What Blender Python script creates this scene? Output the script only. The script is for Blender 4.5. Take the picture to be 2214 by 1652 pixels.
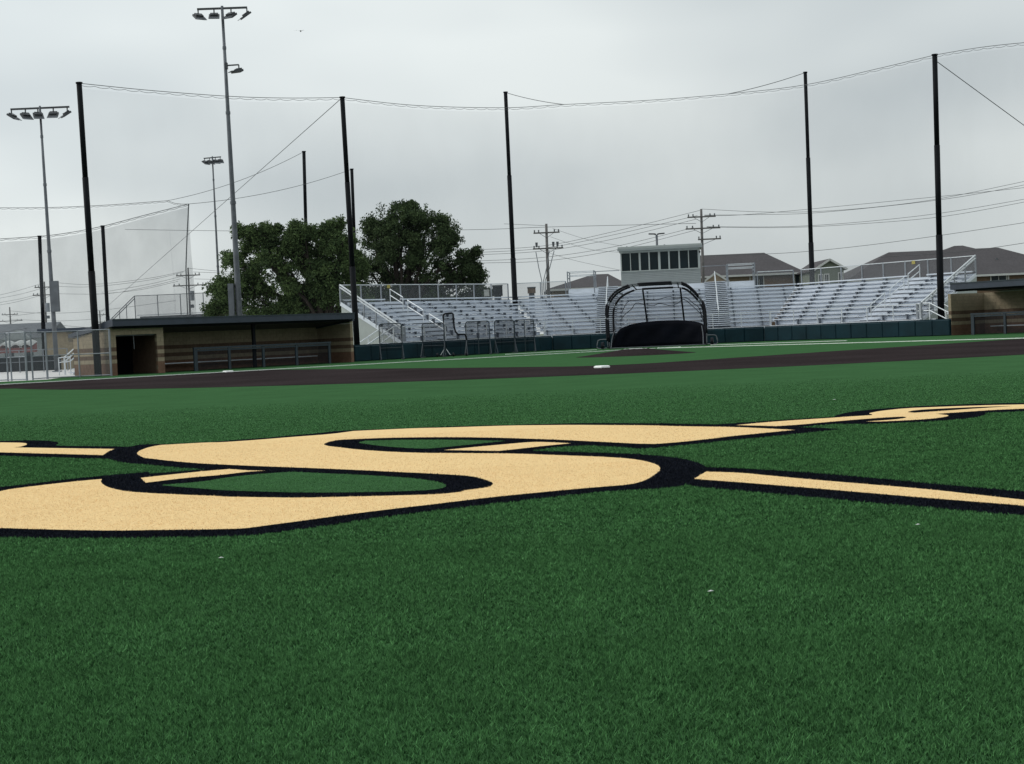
import bpy, math, random
import numpy as np
from mathutils import Vector, Matrix

for o in list(bpy.data.objects): bpy.data.objects.remove(o, do_unlink=True)
scene = bpy.context.scene
COL = scene.collection
R = math.radians
rng = np.random.default_rng(7)
random.seed(7)

# ---------------------------------------------------------------- camera
CAM_H, PITCH, ROLL, FPX = 1.2013, R(1.8969), R(2.5225), 3116.3   # focal length in units of a 2214 px wide frame
cam_d = bpy.data.cameras.new('camera'); cam = bpy.data.objects.new('camera', cam_d); COL.objects.link(cam)
cam_d.sensor_width = 36.0; cam_d.lens = 36.0 * FPX / 2214.0
cam_d.clip_start = 0.1; cam_d.clip_end = 3000
cam.matrix_world = Matrix.Translation((0, 0, CAM_H)) @ Matrix.Rotation(R(90) - PITCH, 4, 'X') @ Matrix.Rotation(-ROLL, 4, 'Z')
scene.camera = cam

# ---------------------------------------------------------------- sky, sun, exposure
SUN_AZ, SUN_EL = R(-84), R(33)            # azimuth from the viewing direction (negative = left), elevation
SUN_DIR = Vector((math.sin(SUN_AZ) * math.cos(SUN_EL), math.cos(SUN_AZ) * math.cos(SUN_EL), math.sin(SUN_EL)))
w = bpy.data.worlds.new('World'); scene.world = w; w.use_nodes = True
nt = w.node_tree; N = nt.nodes; L = nt.links; N.clear()
out = N.new('ShaderNodeOutputWorld')
sky = N.new('ShaderNodeTexSky'); sky.sky_type = 'NISHITA'; sky.sun_disc = False
sky.sun_elevation = SUN_EL; sky.sun_rotation = SUN_AZ
bg1 = N.new('ShaderNodeBackground'); bg1.inputs['Strength'].default_value = 0.10; L.new(sky.outputs[0], bg1.inputs[0])
tc = N.new('ShaderNodeTexCoord')
mp = N.new('ShaderNodeMapping'); mp.inputs['Scale'].default_value = (1.0, 1.0, 2.6); L.new(tc.outputs['Generated'], mp.inputs[0])
nz = N.new('ShaderNodeTexNoise'); nz.inputs['Scale'].default_value = 3.1; nz.inputs['Detail'].default_value = 2.6; nz.inputs['Roughness'].default_value = 0.46
L.new(mp.outputs[0], nz.inputs[0])
rmp = N.new('ShaderNodeValToRGB')
rmp.color_ramp.elements[0].position = 0.33; rmp.color_ramp.elements[0].color = (0.545, 0.597, 0.615, 1)
rmp.color_ramp.elements[1].position = 0.66; rmp.color_ramp.elements[1].color = (0.76, 0.808, 0.804, 1)
L.new(nz.outputs[0], rmp.inputs[0])
# an overcast sky grows brighter towards the zenith and around the veiled sun
sep = N.new('ShaderNodeSeparateXYZ'); L.new(tc.outputs['Generated'], sep.inputs[0])
el = N.new('ShaderNodeMapRange'); el.inputs[1].default_value = 0.0; el.inputs[2].default_value = 1.0; el.inputs[3].default_value = 0.90; el.inputs[4].default_value = 1.55
L.new(sep.outputs[2], el.inputs[0])
dt = N.new('ShaderNodeVectorMath'); dt.operation = 'DOT_PRODUCT'; dt.inputs[1].default_value = SUN_DIR; L.new(tc.outputs['Generated'], dt.inputs[0])
gl = N.new('ShaderNodeMapRange'); gl.inputs[1].default_value = 0.05; gl.inputs[2].default_value = 1.0; gl.inputs[3].default_value = 0.0; gl.inputs[4].default_value = 0.40
L.new(dt.outputs['Value'], gl.inputs[0])
ad = N.new('ShaderNodeMath'); ad.operation = 'ADD'; L.new(el.outputs[0], ad.inputs[0]); L.new(gl.outputs[0], ad.inputs[1])
bg2 = N.new('ShaderNodeBackground'); L.new(rmp.outputs[0], bg2.inputs[0]); L.new(ad.outputs[0], bg2.inputs[1])
mx = N.new('ShaderNodeMixShader'); mx.inputs[0].default_value = 0.96
L.new(bg1.outputs[0], mx.inputs[1]); L.new(bg2.outputs[0], mx.inputs[2]); L.new(mx.outputs[0], out.inputs[0])

sun_d = bpy.data.lights.new('sun', 'SUN'); sun_d.energy = 1.35; sun_d.angle = R(22); sun_d.color = (1.0, 0.96, 0.90)
sun = bpy.data.objects.new('sun', sun_d); COL.objects.link(sun)
sun.rotation_euler = (-SUN_DIR).to_track_quat('-Z', 'Y').to_euler()
vs = scene.view_settings
vs.view_transform = 'Standard'; vs.look = 'None'; vs.exposure = 0.0; vs.gamma = 1.0; vs.use_curve_mapping = False
scene.render.engine = 'CYCLES'
scene.cycles.max_bounces = 6; scene.cycles.transparent_max_bounces = 24

# ---------------------------------------------------------------- survey helpers (camera calibration -> world)
_cp, _sp, _cr, _sr = math.cos(PITCH), math.sin(PITCH), math.cos(ROLL), math.sin(ROLL)
def at(u, v, Y):
    a2 = (u - 1107) / FPX; b2 = -(v - 826) / FPX
    a = a2 * _cr + b2 * _sr; b = -a2 * _sr + b2 * _cr
    r = (a, _cp + b * _sp, -_sp + b * _cp); t = Y / r[1]
    return Vector((r[0] * t, Y, CAM_H + r[2] * t))
def ground(u, v, z=0.0):
    a2 = (u - 1107) / FPX; b2 = -(v - 826) / FPX
    a = a2 * _cr + b2 * _sr; b = -a2 * _sr + b2 * _cr
    r = (a, _cp + b * _sp, -_sp + b * _cp); t = (z - CAM_H) / r[2]
    return Vector((r[0] * t, r[1] * t, z))
TH = R(8.0048); HOME = Vector((8.2887, 84.5133))
EY = Vector((-math.sin(TH), -math.cos(TH))); EX = Vector((-math.cos(TH), math.sin(TH)))
def field(x, y, z=0.0):          # home plate at the origin, y towards second base, x towards first base
    q = HOME + EX * x + EY * y
    return Vector((q.x, q.y, z))

# ---------------------------------------------------------------- materials
MATS = {}
def lin(c):
    c = c / 255.0
    return c / 12.92 if c <= 0.04045 else ((c + 0.055) / 1.055) ** 2.4
def mat(name, col, rough=0.6, metal=0.0, var=0.12, scale=3.0, bump=0.0, bscale=40.0, alpha=1.0, spec=0.4, srgb=True, var2=0.0, scale2=0.3):
    if name in MATS: return MATS[name]
    m = bpy.data.materials.new(name); m.use_nodes = True
    t = m.node_tree; n = t.nodes; l = t.links
    b = n['Principled BSDF']
    c = [lin(x) for x in col] if srgb else list(col)
    geo = n.new('ShaderNodeNewGeometry')
    noise = n.new('ShaderNodeTexNoise'); noise.inputs['Scale'].default_value = scale; noise.inputs['Detail'].default_value = 5
    l.new(geo.outputs['Position'], noise.inputs[0])
    mr = n.new('ShaderNodeMapRange'); mr.inputs[1].default_value = 0.3; mr.inputs[2].default_value = 0.7
    mr.inputs[3].default_value = 1 - var; mr.inputs[4].default_value = 1 + var
    l.new(noise.outputs[0], mr.inputs[0]); fac = mr.outputs[0]
    if var2:
        n2 = n.new('ShaderNodeTexNoise'); n2.inputs['Scale'].default_value = scale2; n2.inputs['Detail'].default_value = 3
        l.new(geo.outputs['Position'], n2.inputs[0])
        m2 = n.new('ShaderNodeMapRange'); m2.inputs[1].default_value = 0.3; m2.inputs[2].default_value = 0.7
        m2.inputs[3].default_value = 1 - var2; m2.inputs[4].default_value = 1 + var2
        l.new(n2.outputs[0], m2.inputs[0])
        mm = n.new('ShaderNodeMath'); mm.operation = 'MULTIPLY'; l.new(fac, mm.inputs[0]); l.new(m2.outputs[0], mm.inputs[1]); fac = mm.outputs[0]
    sc = n.new('ShaderNodeVectorMath'); sc.operation = 'SCALE'; sc.inputs[0].default_value = c; l.new(fac, sc.inputs['Scale'])
    l.new(sc.outputs[0], b.inputs['Base Color'])
    b.inputs['Roughness'].default_value = rough; b.inputs['Metallic'].default_value = metal
    b.inputs['Specular IOR Level'].default_value = spec
    if alpha < 1: b.inputs['Alpha'].default_value = alpha
    if bump:
        nb = n.new('ShaderNodeTexNoise'); nb.inputs['Scale'].default_value = bscale; nb.inputs['Detail'].default_value = 4
        l.new(geo.outputs['Position'], nb.inputs[0])
        bp = n.new('ShaderNodeBump'); bp.inputs['Strength'].default_value = bump; bp.inputs['Distance'].default_value = 0.02
        l.new(nb.outputs[0], bp.inputs['Height']); l.new(bp.outputs[0], b.inputs['Normal'])
    MATS[name] = m
    return m
def mesh_mat(name, col, cover):       # netting too far away to tell its cords apart: partly see-through sheet
    m = bpy.data.materials.new(name); m.use_nodes = True
    t = m.node_tree; n = t.nodes; l = t.links; n.clear()
    o = n.new('ShaderNodeOutputMaterial'); tr = n.new('ShaderNodeBsdfTransparent'); df = n.new('ShaderNodeBsdfDiffuse')
    df.inputs[0].default_value = [lin(x) for x in col] + [1]
    mxs = n.new('ShaderNodeMixShader')
    geo = n.new('ShaderNodeNewGeometry'); nzz = n.new('ShaderNodeTexNoise'); nzz.inputs['Scale'].default_value = 0.9; nzz.inputs['Detail'].default_value = 4
    mpp = n.new('ShaderNodeMapping'); mpp.inputs['Scale'].default_value = (0.5, 0.5, 0.35); l.new(geo.outputs['Position'], mpp.inputs[0]); l.new(mpp.outputs[0], nzz.inputs[0])
    mr = n.new('ShaderNodeMapRange'); mr.inputs[1].default_value = 0.3; mr.inputs[2].default_value = 0.7; mr.inputs[3].default_value = cover * 0.8; mr.inputs[4].default_value = cover * 1.2
    l.new(nzz.outputs[0], mr.inputs[0]); l.new(mr.outputs[0], mxs.inputs[0])
    l.new(tr.outputs[0], mxs.inputs[1]); l.new(df.outputs[0], mxs.inputs[2]); l.new(mxs.outputs[0], o.inputs[0])
    MATS[name] = m
    return m

M_TURF = mat('turf_green', (0.038, 0.096, 0.039), 1.0, var=0.12, scale=14, srgb=False, var2=0.08, scale2=0.9, spec=0.0)
M_TURFT = mat('turf_tan', (0.70, 0.505, 0.26), 1.0, var=0.08, scale=30, srgb=False, spec=0.0)
M_TURFK = mat('turf_black', (0.005, 0.006, 0.009), 1.0, var=0.25, scale=40, srgb=False, spec=0.0)
M_DIRT = mat('infield_brown', (0.028, 0.0225, 0.0235), 1.0, var=0.25, scale=9, srgb=False, var2=0.22, scale2=0.22, spec=0.0)
M_WHITE = mat('white_line', (0.66, 0.70, 0.66), 0.8, var=0.12, scale=4, srgb=False)
M_BASE = mat('base_rubber', (0.80, 0.81, 0.80), 0.5, var=0.06, srgb=False)
M_CONC = mat('concrete', (0.58, 0.57, 0.56), 0.85, var=0.10, scale=0.8, srgb=False, bump=0.2)
M_SOIL = mat('dull_ground', (0.10, 0.11, 0.07), 0.95, var=0.25, scale=0.4, srgb=False)
M_BLACKSTEEL = mat('black_painted_steel', (0.005, 0.006, 0.008), 0.7, var=0.2, scale=2, srgb=False, spec=0.10)
M_GALV = mat('galvanised_steel', (0.24, 0.26, 0.29), 0.5, 0.35, var=0.16, scale=2.5, srgb=False)
M_GALVD = mat('weathered_galvanised', (0.11, 0.12, 0.135), 0.55, 0.3, var=0.2, scale=2.0, srgb=False)
M_ALU = mat('mill_aluminium', (0.66, 0.70, 0.765), 0.45, 0.22, var=0.07, scale=1.5, srgb=False)
M_ALUR = mat('aluminium_riser', (0.56, 0.605, 0.675), 0.5, 0.2, var=0.08, scale=1.2, srgb=False)
M_ALUT = mat('aluminium_tube', (0.62, 0.65, 0.68), 0.4, 0.4, var=0.08, srgb=False)
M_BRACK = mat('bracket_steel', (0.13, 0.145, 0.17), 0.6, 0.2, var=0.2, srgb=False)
M_PAD = mat('wall_pad_vinyl', (0.0048, 0.022, 0.031), 0.5, var=0.15, scale=1.6, srgb=False, bump=0.15, bscale=6, var2=0.15, scale2=0.7, spec=0.15)
M_NAVY = mat('navy_fascia', (0.030, 0.040, 0.060), 0.5, var=0.12, srgb=False)
M_RAILN = mat('navy_rail', (0.017, 0.028, 0.038), 0.5, var=0.15, srgb=False)
M_BTAN = mat('block_tan', (0.275, 0.228, 0.158), 0.9, var=0.13, scale=7, bump=0.4, bscale=50, srgb=False, var2=0.10, scale2=2.0)
M_BBRN = mat('block_brown', (0.108, 0.070, 0.048), 0.9, var=0.15, scale=7, bump=0.4, bscale=50, srgb=False, var2=0.12, scale2=2.0)
M_BRED = mat('block_redbrown', (0.150, 0.085, 0.056), 0.9, var=0.14, scale=7, bump=0.4, bscale=50, srgb=False, var2=0.12, scale2=2.0)
M_MORT = mat('mortar', (0.17, 0.135, 0.095), 0.95, var=0.1, scale=8, srgb=False)
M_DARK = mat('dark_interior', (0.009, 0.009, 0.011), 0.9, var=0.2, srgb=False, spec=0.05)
M_PADK = mat('black_padding', (0.006, 0.007, 0.011), 0.6, var=0.2, srgb=False, spec=0.2)
M_VINYL = mat('black_vinyl', (0.0035, 0.0045, 0.009), 0.7, var=0.25, scale=1.2, bump=0.4, bscale=3, srgb=False, spec=0.08)
M_SIDING = mat('grey_siding', (0.27, 0.295, 0.295), 0.6, var=0.05, scale=2, srgb=False)
M_SIDINGT = mat('pale_trim', (0.38, 0.41, 0.40), 0.6, var=0.05, srgb=False)
M_GLASS = mat('dark_glass', (0.010, 0.018, 0.022), 0.22, var=0.25, scale=0.9, srgb=False, spec=0.16)
M_SHINGLE = mat('grey_brown_shingle', (0.053, 0.048, 0.052), 0.9, var=0.22, scale=5, bump=0.3, bscale=14, srgb=False, var2=0.08, scale2=0.6)
M_HGREEN = mat('sage_siding', (0.16, 0.185, 0.145), 0.8, var=0.06, srgb=False)
M_HTAN = mat('tan_stucco', (0.25, 0.20, 0.145), 0.85, var=0.10, srgb=False)
M_HBRN = mat('brown_brick', (0.15, 0.098, 0.062), 0.9, var=0.18, scale=6, srgb=False)
M_TRIM = mat('white_trim', (0.52, 0.53, 0.52), 0.6, var=0.05, srgb=False)
M_WOOD = mat('weathered_wood_pole', (0.115, 0.110, 0.108), 0.85, var=0.2, scale=5, srgb=False)
M_WIRE = mat('wire', (0.085, 0.09, 0.096), 0.6, var=0.1, srgb=False)
M_BARK = mat('bark', (0.028, 0.022, 0.018), 0.95, var=0.3, scale=6, srgb=False)
M_RED = mat('red_awning', (0.19, 0.045, 0.040), 0.7, var=0.12, srgb=False)
M_YEL = mat('yellow_placard', (0.36, 0.30, 0.08), 0.6, var=0.1, srgb=False)
M_LED = mat('floodlight_housing', (0.05, 0.054, 0.06), 0.5, 0.3, var=0.2, srgb=False)
M_SCREEN = mat('black_windscreen', (0.012, 0.015, 0.020), 0.8, var=0.25, scale=1.0, srgb=False)
M_NET = mesh_mat('fine_black_netting', (52, 56, 60), 0.068)
M_NET2 = mesh_mat('grey_netting', (105, 110, 114), 0.28)
M_LINK = mesh_mat('chain_link', (120, 124, 128), 0.26)
M_LINKD = mesh_mat('dark_chain_link', (40, 44, 50), 0.34)
M_SNET = mesh_mat('screen_netting', (26, 29, 36), 0.40)
M_CNET = mesh_mat('cage_netting', (22, 25, 32), 0.22)

# ---------------------------------------------------------------- mesh builders
class MB:
    def __init__(s): s.v = []; s.f = []
    def add(s, v, f):
        o = len(s.v); s.v += [tuple(p) for p in v]; s.f += [tuple(i + o for i in q) for q in f]
    def box(s, c, d, m=None):
        x, y, z = d[0] / 2, d[1] / 2, d[2] / 2
        p = [Vector((a * x, b * y, e * z)) for a in (-1, 1) for b in (-1, 1) for e in (-1, 1)]
        if m is not None: p = [m @ q for q in p]
        c = Vector(c)
        s.add([q + c for q in p], [(0, 1, 3, 2), (4, 6, 7, 5), (0, 4, 5, 1), (2, 3, 7, 6), (0, 2, 6, 4), (1, 5, 7, 3)])
    def bar(s, a, b, w, h=None):
        a = Vector(a); b = Vector(b); d = b - a
        q = d.to_track_quat('X', 'Z').to_matrix()
        s.box((a + b) / 2, (d.length, w, h or w), q)
    def tube(s, pts, r, n=6, closed=False, cap=True):
        pts = [Vector(p) for p in pts]; k = len(pts)
        rr = r if isinstance(r, (list, tuple)) else [r] * k
        vs_, fs = [], []
        up = Vector((0, 0, 1))
        for i, p in enumerate(pts):
            if closed: d = pts[(i + 1) % k] - pts[i - 1]
            else: d = pts[min(i + 1, k - 1)] - pts[max(i - 1, 0)]
            d.normalize()
            x = d.cross(up)
            if x.length < 1e-3: x = d.cross(Vector((0, 1, 0)))
            x.normalize(); y = x.cross(d)
            for j in range(n):
                a = 2 * math.pi * j / n
                vs_.append(p + (x * math.cos(a) + y * math.sin(a)) * rr[i])
        m = k if closed else k - 1
        for i in range(m):
            for j in range(n):
                i2 = (i + 1) % k
                fs.append((i * n + j, i * n + (j + 1) % n, i2 * n + (j + 1) % n, i2 * n + j))
        if cap and not closed:
            fs.append(tuple(range(n - 1, -1, -1))); fs.append(tuple((k - 1) * n + j for j in range(n)))
        s.add(vs_, fs)
    def prism(s, poly, z0, z1):
        n = len(poly)
        s.add([(p[0], p[1], z0) for p in poly] + [(p[0], p[1], z1) for p in poly],
              [tuple(range(n - 1, -1, -1)), tuple(range(n, 2 * n))] + [(i, (i + 1) % n, n + (i + 1) % n, n + i) for i in range(n)])
    def loft(s, rows):                    # grid of points
        n = len(rows[0]); o = []
        for r_ in rows: o += list(r_)
        s.add(o, [(i * n + j, i * n + j + 1, (i + 1) * n + j + 1, (i + 1) * n + j) for i in range(len(rows) - 1) for j in range(n - 1)])
    def build(s, name, m, parent=None, smooth=False, kind=None):
        me = bpy.data.meshes.new(name); me.from_pydata(s.v, [], s.f); me.materials.append(m); me.update()
        if smooth: me.shade_smooth()
        o = bpy.data.objects.new(name, me); COL.objects.link(o)
        if parent: o.parent = parent
        if kind: o['kind'] = kind
        return o
def thing(name, label, cat, loc=(0, 0, 0), rz=0.0, group=None):
    o = bpy.data.objects.new(name, None); COL.objects.link(o)
    o.empty_display_size = 0.2
    o.location = loc; o.rotation_euler = (0, 0, rz); o['label'] = label; o['category'] = cat
    if group: o['group'] = group
    return o
def tag(o, label, cat, group=None):
    o['label'] = label; o['category'] = cat
    if group: o['group'] = group
    return o
def struct(o): o['kind'] = 'structure'; return o
_cubes = {}
def piece(name, parent, m, c, d, rot=None):     # box part sharing one unit mesh per name and material
    k = (name, m.name)
    if k not in _cubes:
        b = MB(); b.box((0, 0, 0), (1, 1, 1)); me = bpy.data.meshes.new(name); me.from_pydata(b.v, [], b.f); me.materials.append(m); _cubes[k] = me
    o = bpy.data.objects.new(name, _cubes[k]); COL.objects.link(o)
    o.location = c; o.scale = d
    if rot: o.rotation_euler = rot
    if parent: o.parent = parent
    return o
def flat(name, poly, z, m, parent=None):
    me = bpy.data.meshes.new(name)
    import bmesh
    bm = bmesh.new(); vs_ = [bm.verts.new((p[0], p[1], z)) for p in poly]
    f = bm.faces.new(vs_)
    if f.normal.z < 0: pass
    bm.normal_update()
    if f.normal.z < 0: f.normal_flip()
    bmesh.ops.triangulate(bm, faces=[f]); bm.to_mesh(me); bm.free(); me.materials.append(m)
    o = bpy.data.objects.new(name, me); COL.objects.link(o)
    if parent: o.parent = parent
    return o
def rot2(a): return math.cos(a), math.sin(a)

# ================================================================ THE SETTING: ground
b = MB(); b.add([(-900, -60, -0.03), (900, -60, -0.03), (900, 1500, -0.03), (-900, 1500, -0.03)], [(0, 1, 2, 3)])
struct(b.build('ground', M_SOIL))
fl0 = ground(-260, 838); fl1 = ground(103, 820.6)
wl = field(17.2, 2.5)
pc = [(-140, 60), (fl0.x, fl0.y), (fl1.x, fl1.y), (-21.0, 74.5), (-12, 84), (-9, 120), (-60, 190), (-160, 190)]
struct(flat('concrete_yard', pc, -0.012, M_CONC))
pt = [(-120, -40), (120, -40), (120, 60), (40, 84), (30, 98), (20, 108), (0, 108), (-10, 98), (-23.5, 76.5), (fl1.x, fl1.y), (fl0.x, fl0.y), (-120, 55)]
struct(flat('turf', pt, 0.0, M_TURF))
# brown infield: band from first to third outside the grass square, inside the 27 m arc
arc = [(27.3 * math.sin(a), 18.44 + 27.3 * math.cos(a)) for a in np.linspace(R(74), R(-74), 60)]
inner = [(-20.8, 20.8), (-18.3, 18.3 + 0.05), (-1.6, 35.2), (-0.9, 35.65), (0, 35.8), (0.9, 35.65), (1.6, 35.2), (18.3, 18.35), (20.8, 20.8)]
dirt = [field(31.5, 31.5), field(26.6, 32.2)] + [field(x, y) for x, y in arc if y > 34.4] + [field(-26.6, 32.2), field(-31.5, 31.5)]
dirt += [field(x, y) for x, y in [(-17.6, 17.6)] + inner[2:7] + [(17.6, 17.6)]]
struct(flat('infield', dirt, 0.004, M_DIRT))
def line(name, a, b_, wdt, z, m=M_WHITE):
    a = Vector(a); b_ = Vector(b_); d = (b_ - a).normalized(); n = Vector((-d.y, d.x)) * wdt / 2
    q = MB(); q.prism([a + n, b_ + n, b_ - n, a - n], 0.002, z + 0.022)
    return struct(q.build(name, m))
def f2(x, y): v = field(x, y); return (v.x, v.y)
line('foul_line', f2(0.6, 0.6), f2(75, 75), 0.10, 0.010)
line('foul_line', f2(-0.6, 0.6), f2(-75, 75), 0.10, 0.010)
for s in (1, -1):
    for (a, c) in [((0.37, 0.9), (1.6, 0.9)), ((0.37, -0.93), (1.6, -0.93)), ((0.37, -0.93), (0.37, 0.9)), ((1.6, -0.93), (1.6, 0.9))]:
        line('batter_box_line', f2(s * a[0], a[1]), f2(s * c[0], c[1]), 0.10, 0.008)
line('catcher_box_line', f2(-3.4, -3.9), f2(-11.0, 1.9), 0.10, 0.008)
line('catcher_box_line', f2(3.6, -4.2), f2(8.8, -0.8), 0.10, 0.008)
plate = [field(x, y) for x, y in [(-.216, .432), (.216, .432), (.216, .216), (0, 0), (-.216, .216)]]
o = MB(); o.prism(plate, 0.006, 0.018); tag(o.build('home_plate', M_BASE), 'white five-sided home plate under the batting cage', 'home plate')
# pitcher's mound
b = MB(); rows = []
for i in range(11):
    r_ = 2.78 * i / 10
    h = 0.27 if i <= 2 else 0.27 * (1 - ((i - 2) / 8)) ** 1.15 - 0.004 * 0
    rows.append([(r_ * math.cos(a), r_ * math.sin(a), h + 0.003) for a in np.linspace(0, 2 * math.pi, 41)])
b.loft(rows)
mo = b.build('pitchers_mound', M_DIRT, smooth=True); mo.location = field(0, 18.0); tag(mo, 'low round brown mound between second base and the batting cage', 'mound')
b = MB(); b.box((0, 0, 0.285), (0.61, 0.15, 0.03)); b.build('pitching_rubber', M_BASE, mo).rotation_euler = (0, 0, -TH)
def base(label, x, y, sz=0.40):
    b = MB(); h = sz / 2; k = h - 0.035
    ring = lambda r_, z: [(-r_, -r_, z), (r_, -r_, z), (r_, r_, z), (-r_, r_, z)]
    v = ring(h, 0.004) + ring(h, 0.045) + ring(k, 0.072)
    f = [(8, 9, 10, 11)] + [(i, (i + 1) % 4, 4 + (i + 1) % 4, 4 + i) for i in range(4)] + [(4 + i, 4 + (i + 1) % 4, 8 + (i + 1) % 4, 8 + i) for i in range(4)]
    b.add(v, f); o = b.build('base', M_BASE); o.location = field(x, y); o.rotation_euler = (0, 0, -TH + R(45))
    return tag(o, label, 'base', 'bases of the diamond')
base('white base on the brown band in front of the batting cage', 0, 38.7, 0.37)
base('white base at the foul line in front of the dugout railing', 19.2, 19.2, 0.39)

# ---------------------------------------------------------------- the letter emblem inlaid in the turf
LOGO_S = [(3.1,15.89),(2.58,16.74),(1.94,17.33),(1.67,17.68),(0.75,18.42),(-0.07,18.87),(-0.93,19.03),(-1.3,19.17),(-2.13,19.15),(-2.38,18.71),(-2.87,18.47),(-3.26,18.2),(-3.67,18.05),(-3.88,18.14),(-4.44,18.04),(-4.51,17.71),(-4.48,17.17),(-4.41,16.78),(-4.29,16.41),(-4.12,15.99),(-3.96,15.78),(-3.66,15.35),(-3.26,14.88),(-2.98,14.62),(-2.57,14.25),(-2.05,13.83),(-1.56,13.41),(-1.1,12.97),(-0.77,12.68),(-0.46,12.36),(-0.34,12.17),(-0.25,11.88),(-0.18,11.59),(-0.21,11.32),(-0.27,11.25),(-0.41,11.13),(-0.42,11.05),(-0.59,10.94),(-0.85,10.98),(-1.12,11.02),(-1.39,11.07),(-1.66,11.12),(-1.95,11.26),(-2.35,11.47),(-2.4,11.53),(-2.72,11.75),(-3.07,12.01),(-3.33,12.25),(-3.57,12.63),(-3.71,12.93),(-3.84,13.29),(-3.9,13.55),(-3.99,13.51),(-4.16,13.39),(-4.4,13.14),(-4.61,12.84),(-3.44,8.32),(-3.61,10.02),(-3.32,9.87),(-3.05,9.74),(-2.7,9.59),(-2.37,9.52),(-2.05,9.44),(-1.94,9.42),(-1.79,9.4),(-1.69,9.49),(-1.45,9.68),(-1.17,9.92),(-0.87,10.14),(-0.56,10.33),(-0.53,10.36),(-0.16,10.61),(0.23,10.8),(0.62,10.96),(0.88,11.04),(1.01,11.28),(1.13,11.71),(1.22,12.1),(1.24,12.51),(1.18,12.89),(1.06,13.26),(0.79,13.61),(0.43,13.95),(0.06,14.33),(-0.33,14.58),(-0.73,14.83),(-0.9,14.92),(-1.29,15.26),(-1.71,15.8),(-2.02,16.35),(-2.16,16.59),(-2.24,16.87),(-2.24,17.23),(-2.16,17.5),(-2.09,17.55),(-1.61,17.55),(-1.18,17.38),(-0.84,17.2),(-0.37,16.87),(0.08,16.43),(0.5,15.97),(0.9,15.44),(1.27,14.95),(1.45,14.81),(1.67,14.89),(1.96,15.08),(2.29,15.36),(2.03,15.21),(2.6,15.58)]
T2 = [(-3.52,13.49),(-3.28,13.71),(-3.0,13.93),(-2.79,14.03),(-2.54,13.76),(-2.38,13.68),(-2.57,13.63),(-2.74,13.43),(-3.07,13.27),(-3.34,12.97)]
T3 = [(-0.75,15.22),(-0.48,15.42),(-0.14,15.64),(0.13,15.8),(0.27,15.78),(0.49,15.53),(0.6,15.38),(0.34,15.22),(0.07,14.97),(-0.17,14.79),(-0.47,15.02)]
T4 = [(2.63,17.05),(3.08,17.34),(3.49,17.49),(3.79,17.55),(4.15,17.69),(4.41,17.74),(4.45,17.85),(4.46,18.11),(4.68,18.46),(5.12,18.81),(5.47,18.8),(5.82,18.76),(6.25,18.66),(6.57,18.52),(6.87,18.38),(6.89,18.18),(6.65,17.84),(6.28,17.7),(5.94,17.73),(5.45,17.58),(5.13,17.47),(5.18,17.1),(5.07,16.89),(4.85,16.68),(4.51,16.59),(4.2,16.6),(4.09,16.7),(4.36,16.78),(4.54,16.88),(4.66,17.06),(4.67,17.24),(4.48,17.24),(4.12,17.11),(3.64,16.87),(3.32,16.66),(3.02,16.58)]
H4 = [(4.92,18.01),(5.11,18.33),(5.48,18.41),(5.93,18.4),(6.34,18.27),(6.1,18.21),(5.6,18.06),(5.21,17.91),(4.97,17.84)]
T5 = [(1.39,11.24),(1.55,11.75),(1.79,11.57),(2.16,10.92),(2.51,10.38),(2.83,9.9),(3.21,9.11),(3.54,8.49),(3.43,8.23),(3.12,8.84),(2.83,9.23),(2.46,9.75),(2.14,10.23),(1.77,10.74)]
T6 = [(-8.23,20.74),(-7.17,20.07),(-6.72,19.75),(-6.54,19.35),(-6.49,18.93),(-6.56,18.85),(-5.81,18.3),(-4.91,17.67),(-4.89,17.34),(-4.78,16.7),(-5.48,17.24),(-6.42,17.97),(-7.47,18.81)]
K1 = [(3.57,15.73),(3.4,16.15),(3.0,16.45),(2.43,17.41),(2.0,17.81),(2.42,17.37),(1.72,18.14),(0.94,18.75),(-0.07,19.06),(-0.94,19.31),(-1.3,19.3),(-2.16,19.4),(-2.39,19.37),(-2.59,19.11),(-3.06,18.71),(-3.73,18.34),(-3.77,18.3),(-4.33,18.21),(-4.59,18.35),(-4.78,18.37),(-4.82,18.07),(-4.91,17.67),(-4.89,17.34),(-4.78,16.7),(-4.58,16.14),(-4.2,15.44),(-3.66,14.84),(-3.34,14.45),(-3.06,14.17),(-3.25,14.08),(-3.55,13.95),(-3.61,14.16),(-3.81,14.07),(-4.0,13.96),(-4.27,13.74),(-4.5,13.45),(-4.74,13.21),(-3.91,8.48),(-3.44,9.54),(-3.18,9.43),(-2.84,9.31),(-2.52,9.21),(-2.21,9.15),(-1.9,9.08),(-1.88,9.09),(-1.73,9.06),(-1.59,9.12),(-1.33,9.31),(-1.06,9.57),(-0.77,9.81),(-0.51,9.99),(-0.15,10.2),(0.22,10.42),(0.6,10.65),(0.94,10.69),(1.14,10.72),(1.26,10.83),(1.41,11.23),(1.56,11.77),(1.62,12.24),(1.6,12.58),(1.52,13.09),(1.33,13.5),(1.11,13.81),(0.82,14.08),(0.19,14.65),(0.18,14.73),(0.47,15.02),(0.78,15.05),(1.05,14.64),(1.29,14.31),(1.62,14.49),(2.21,14.84),(2.15,14.85),(2.88,15.28)]
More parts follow.
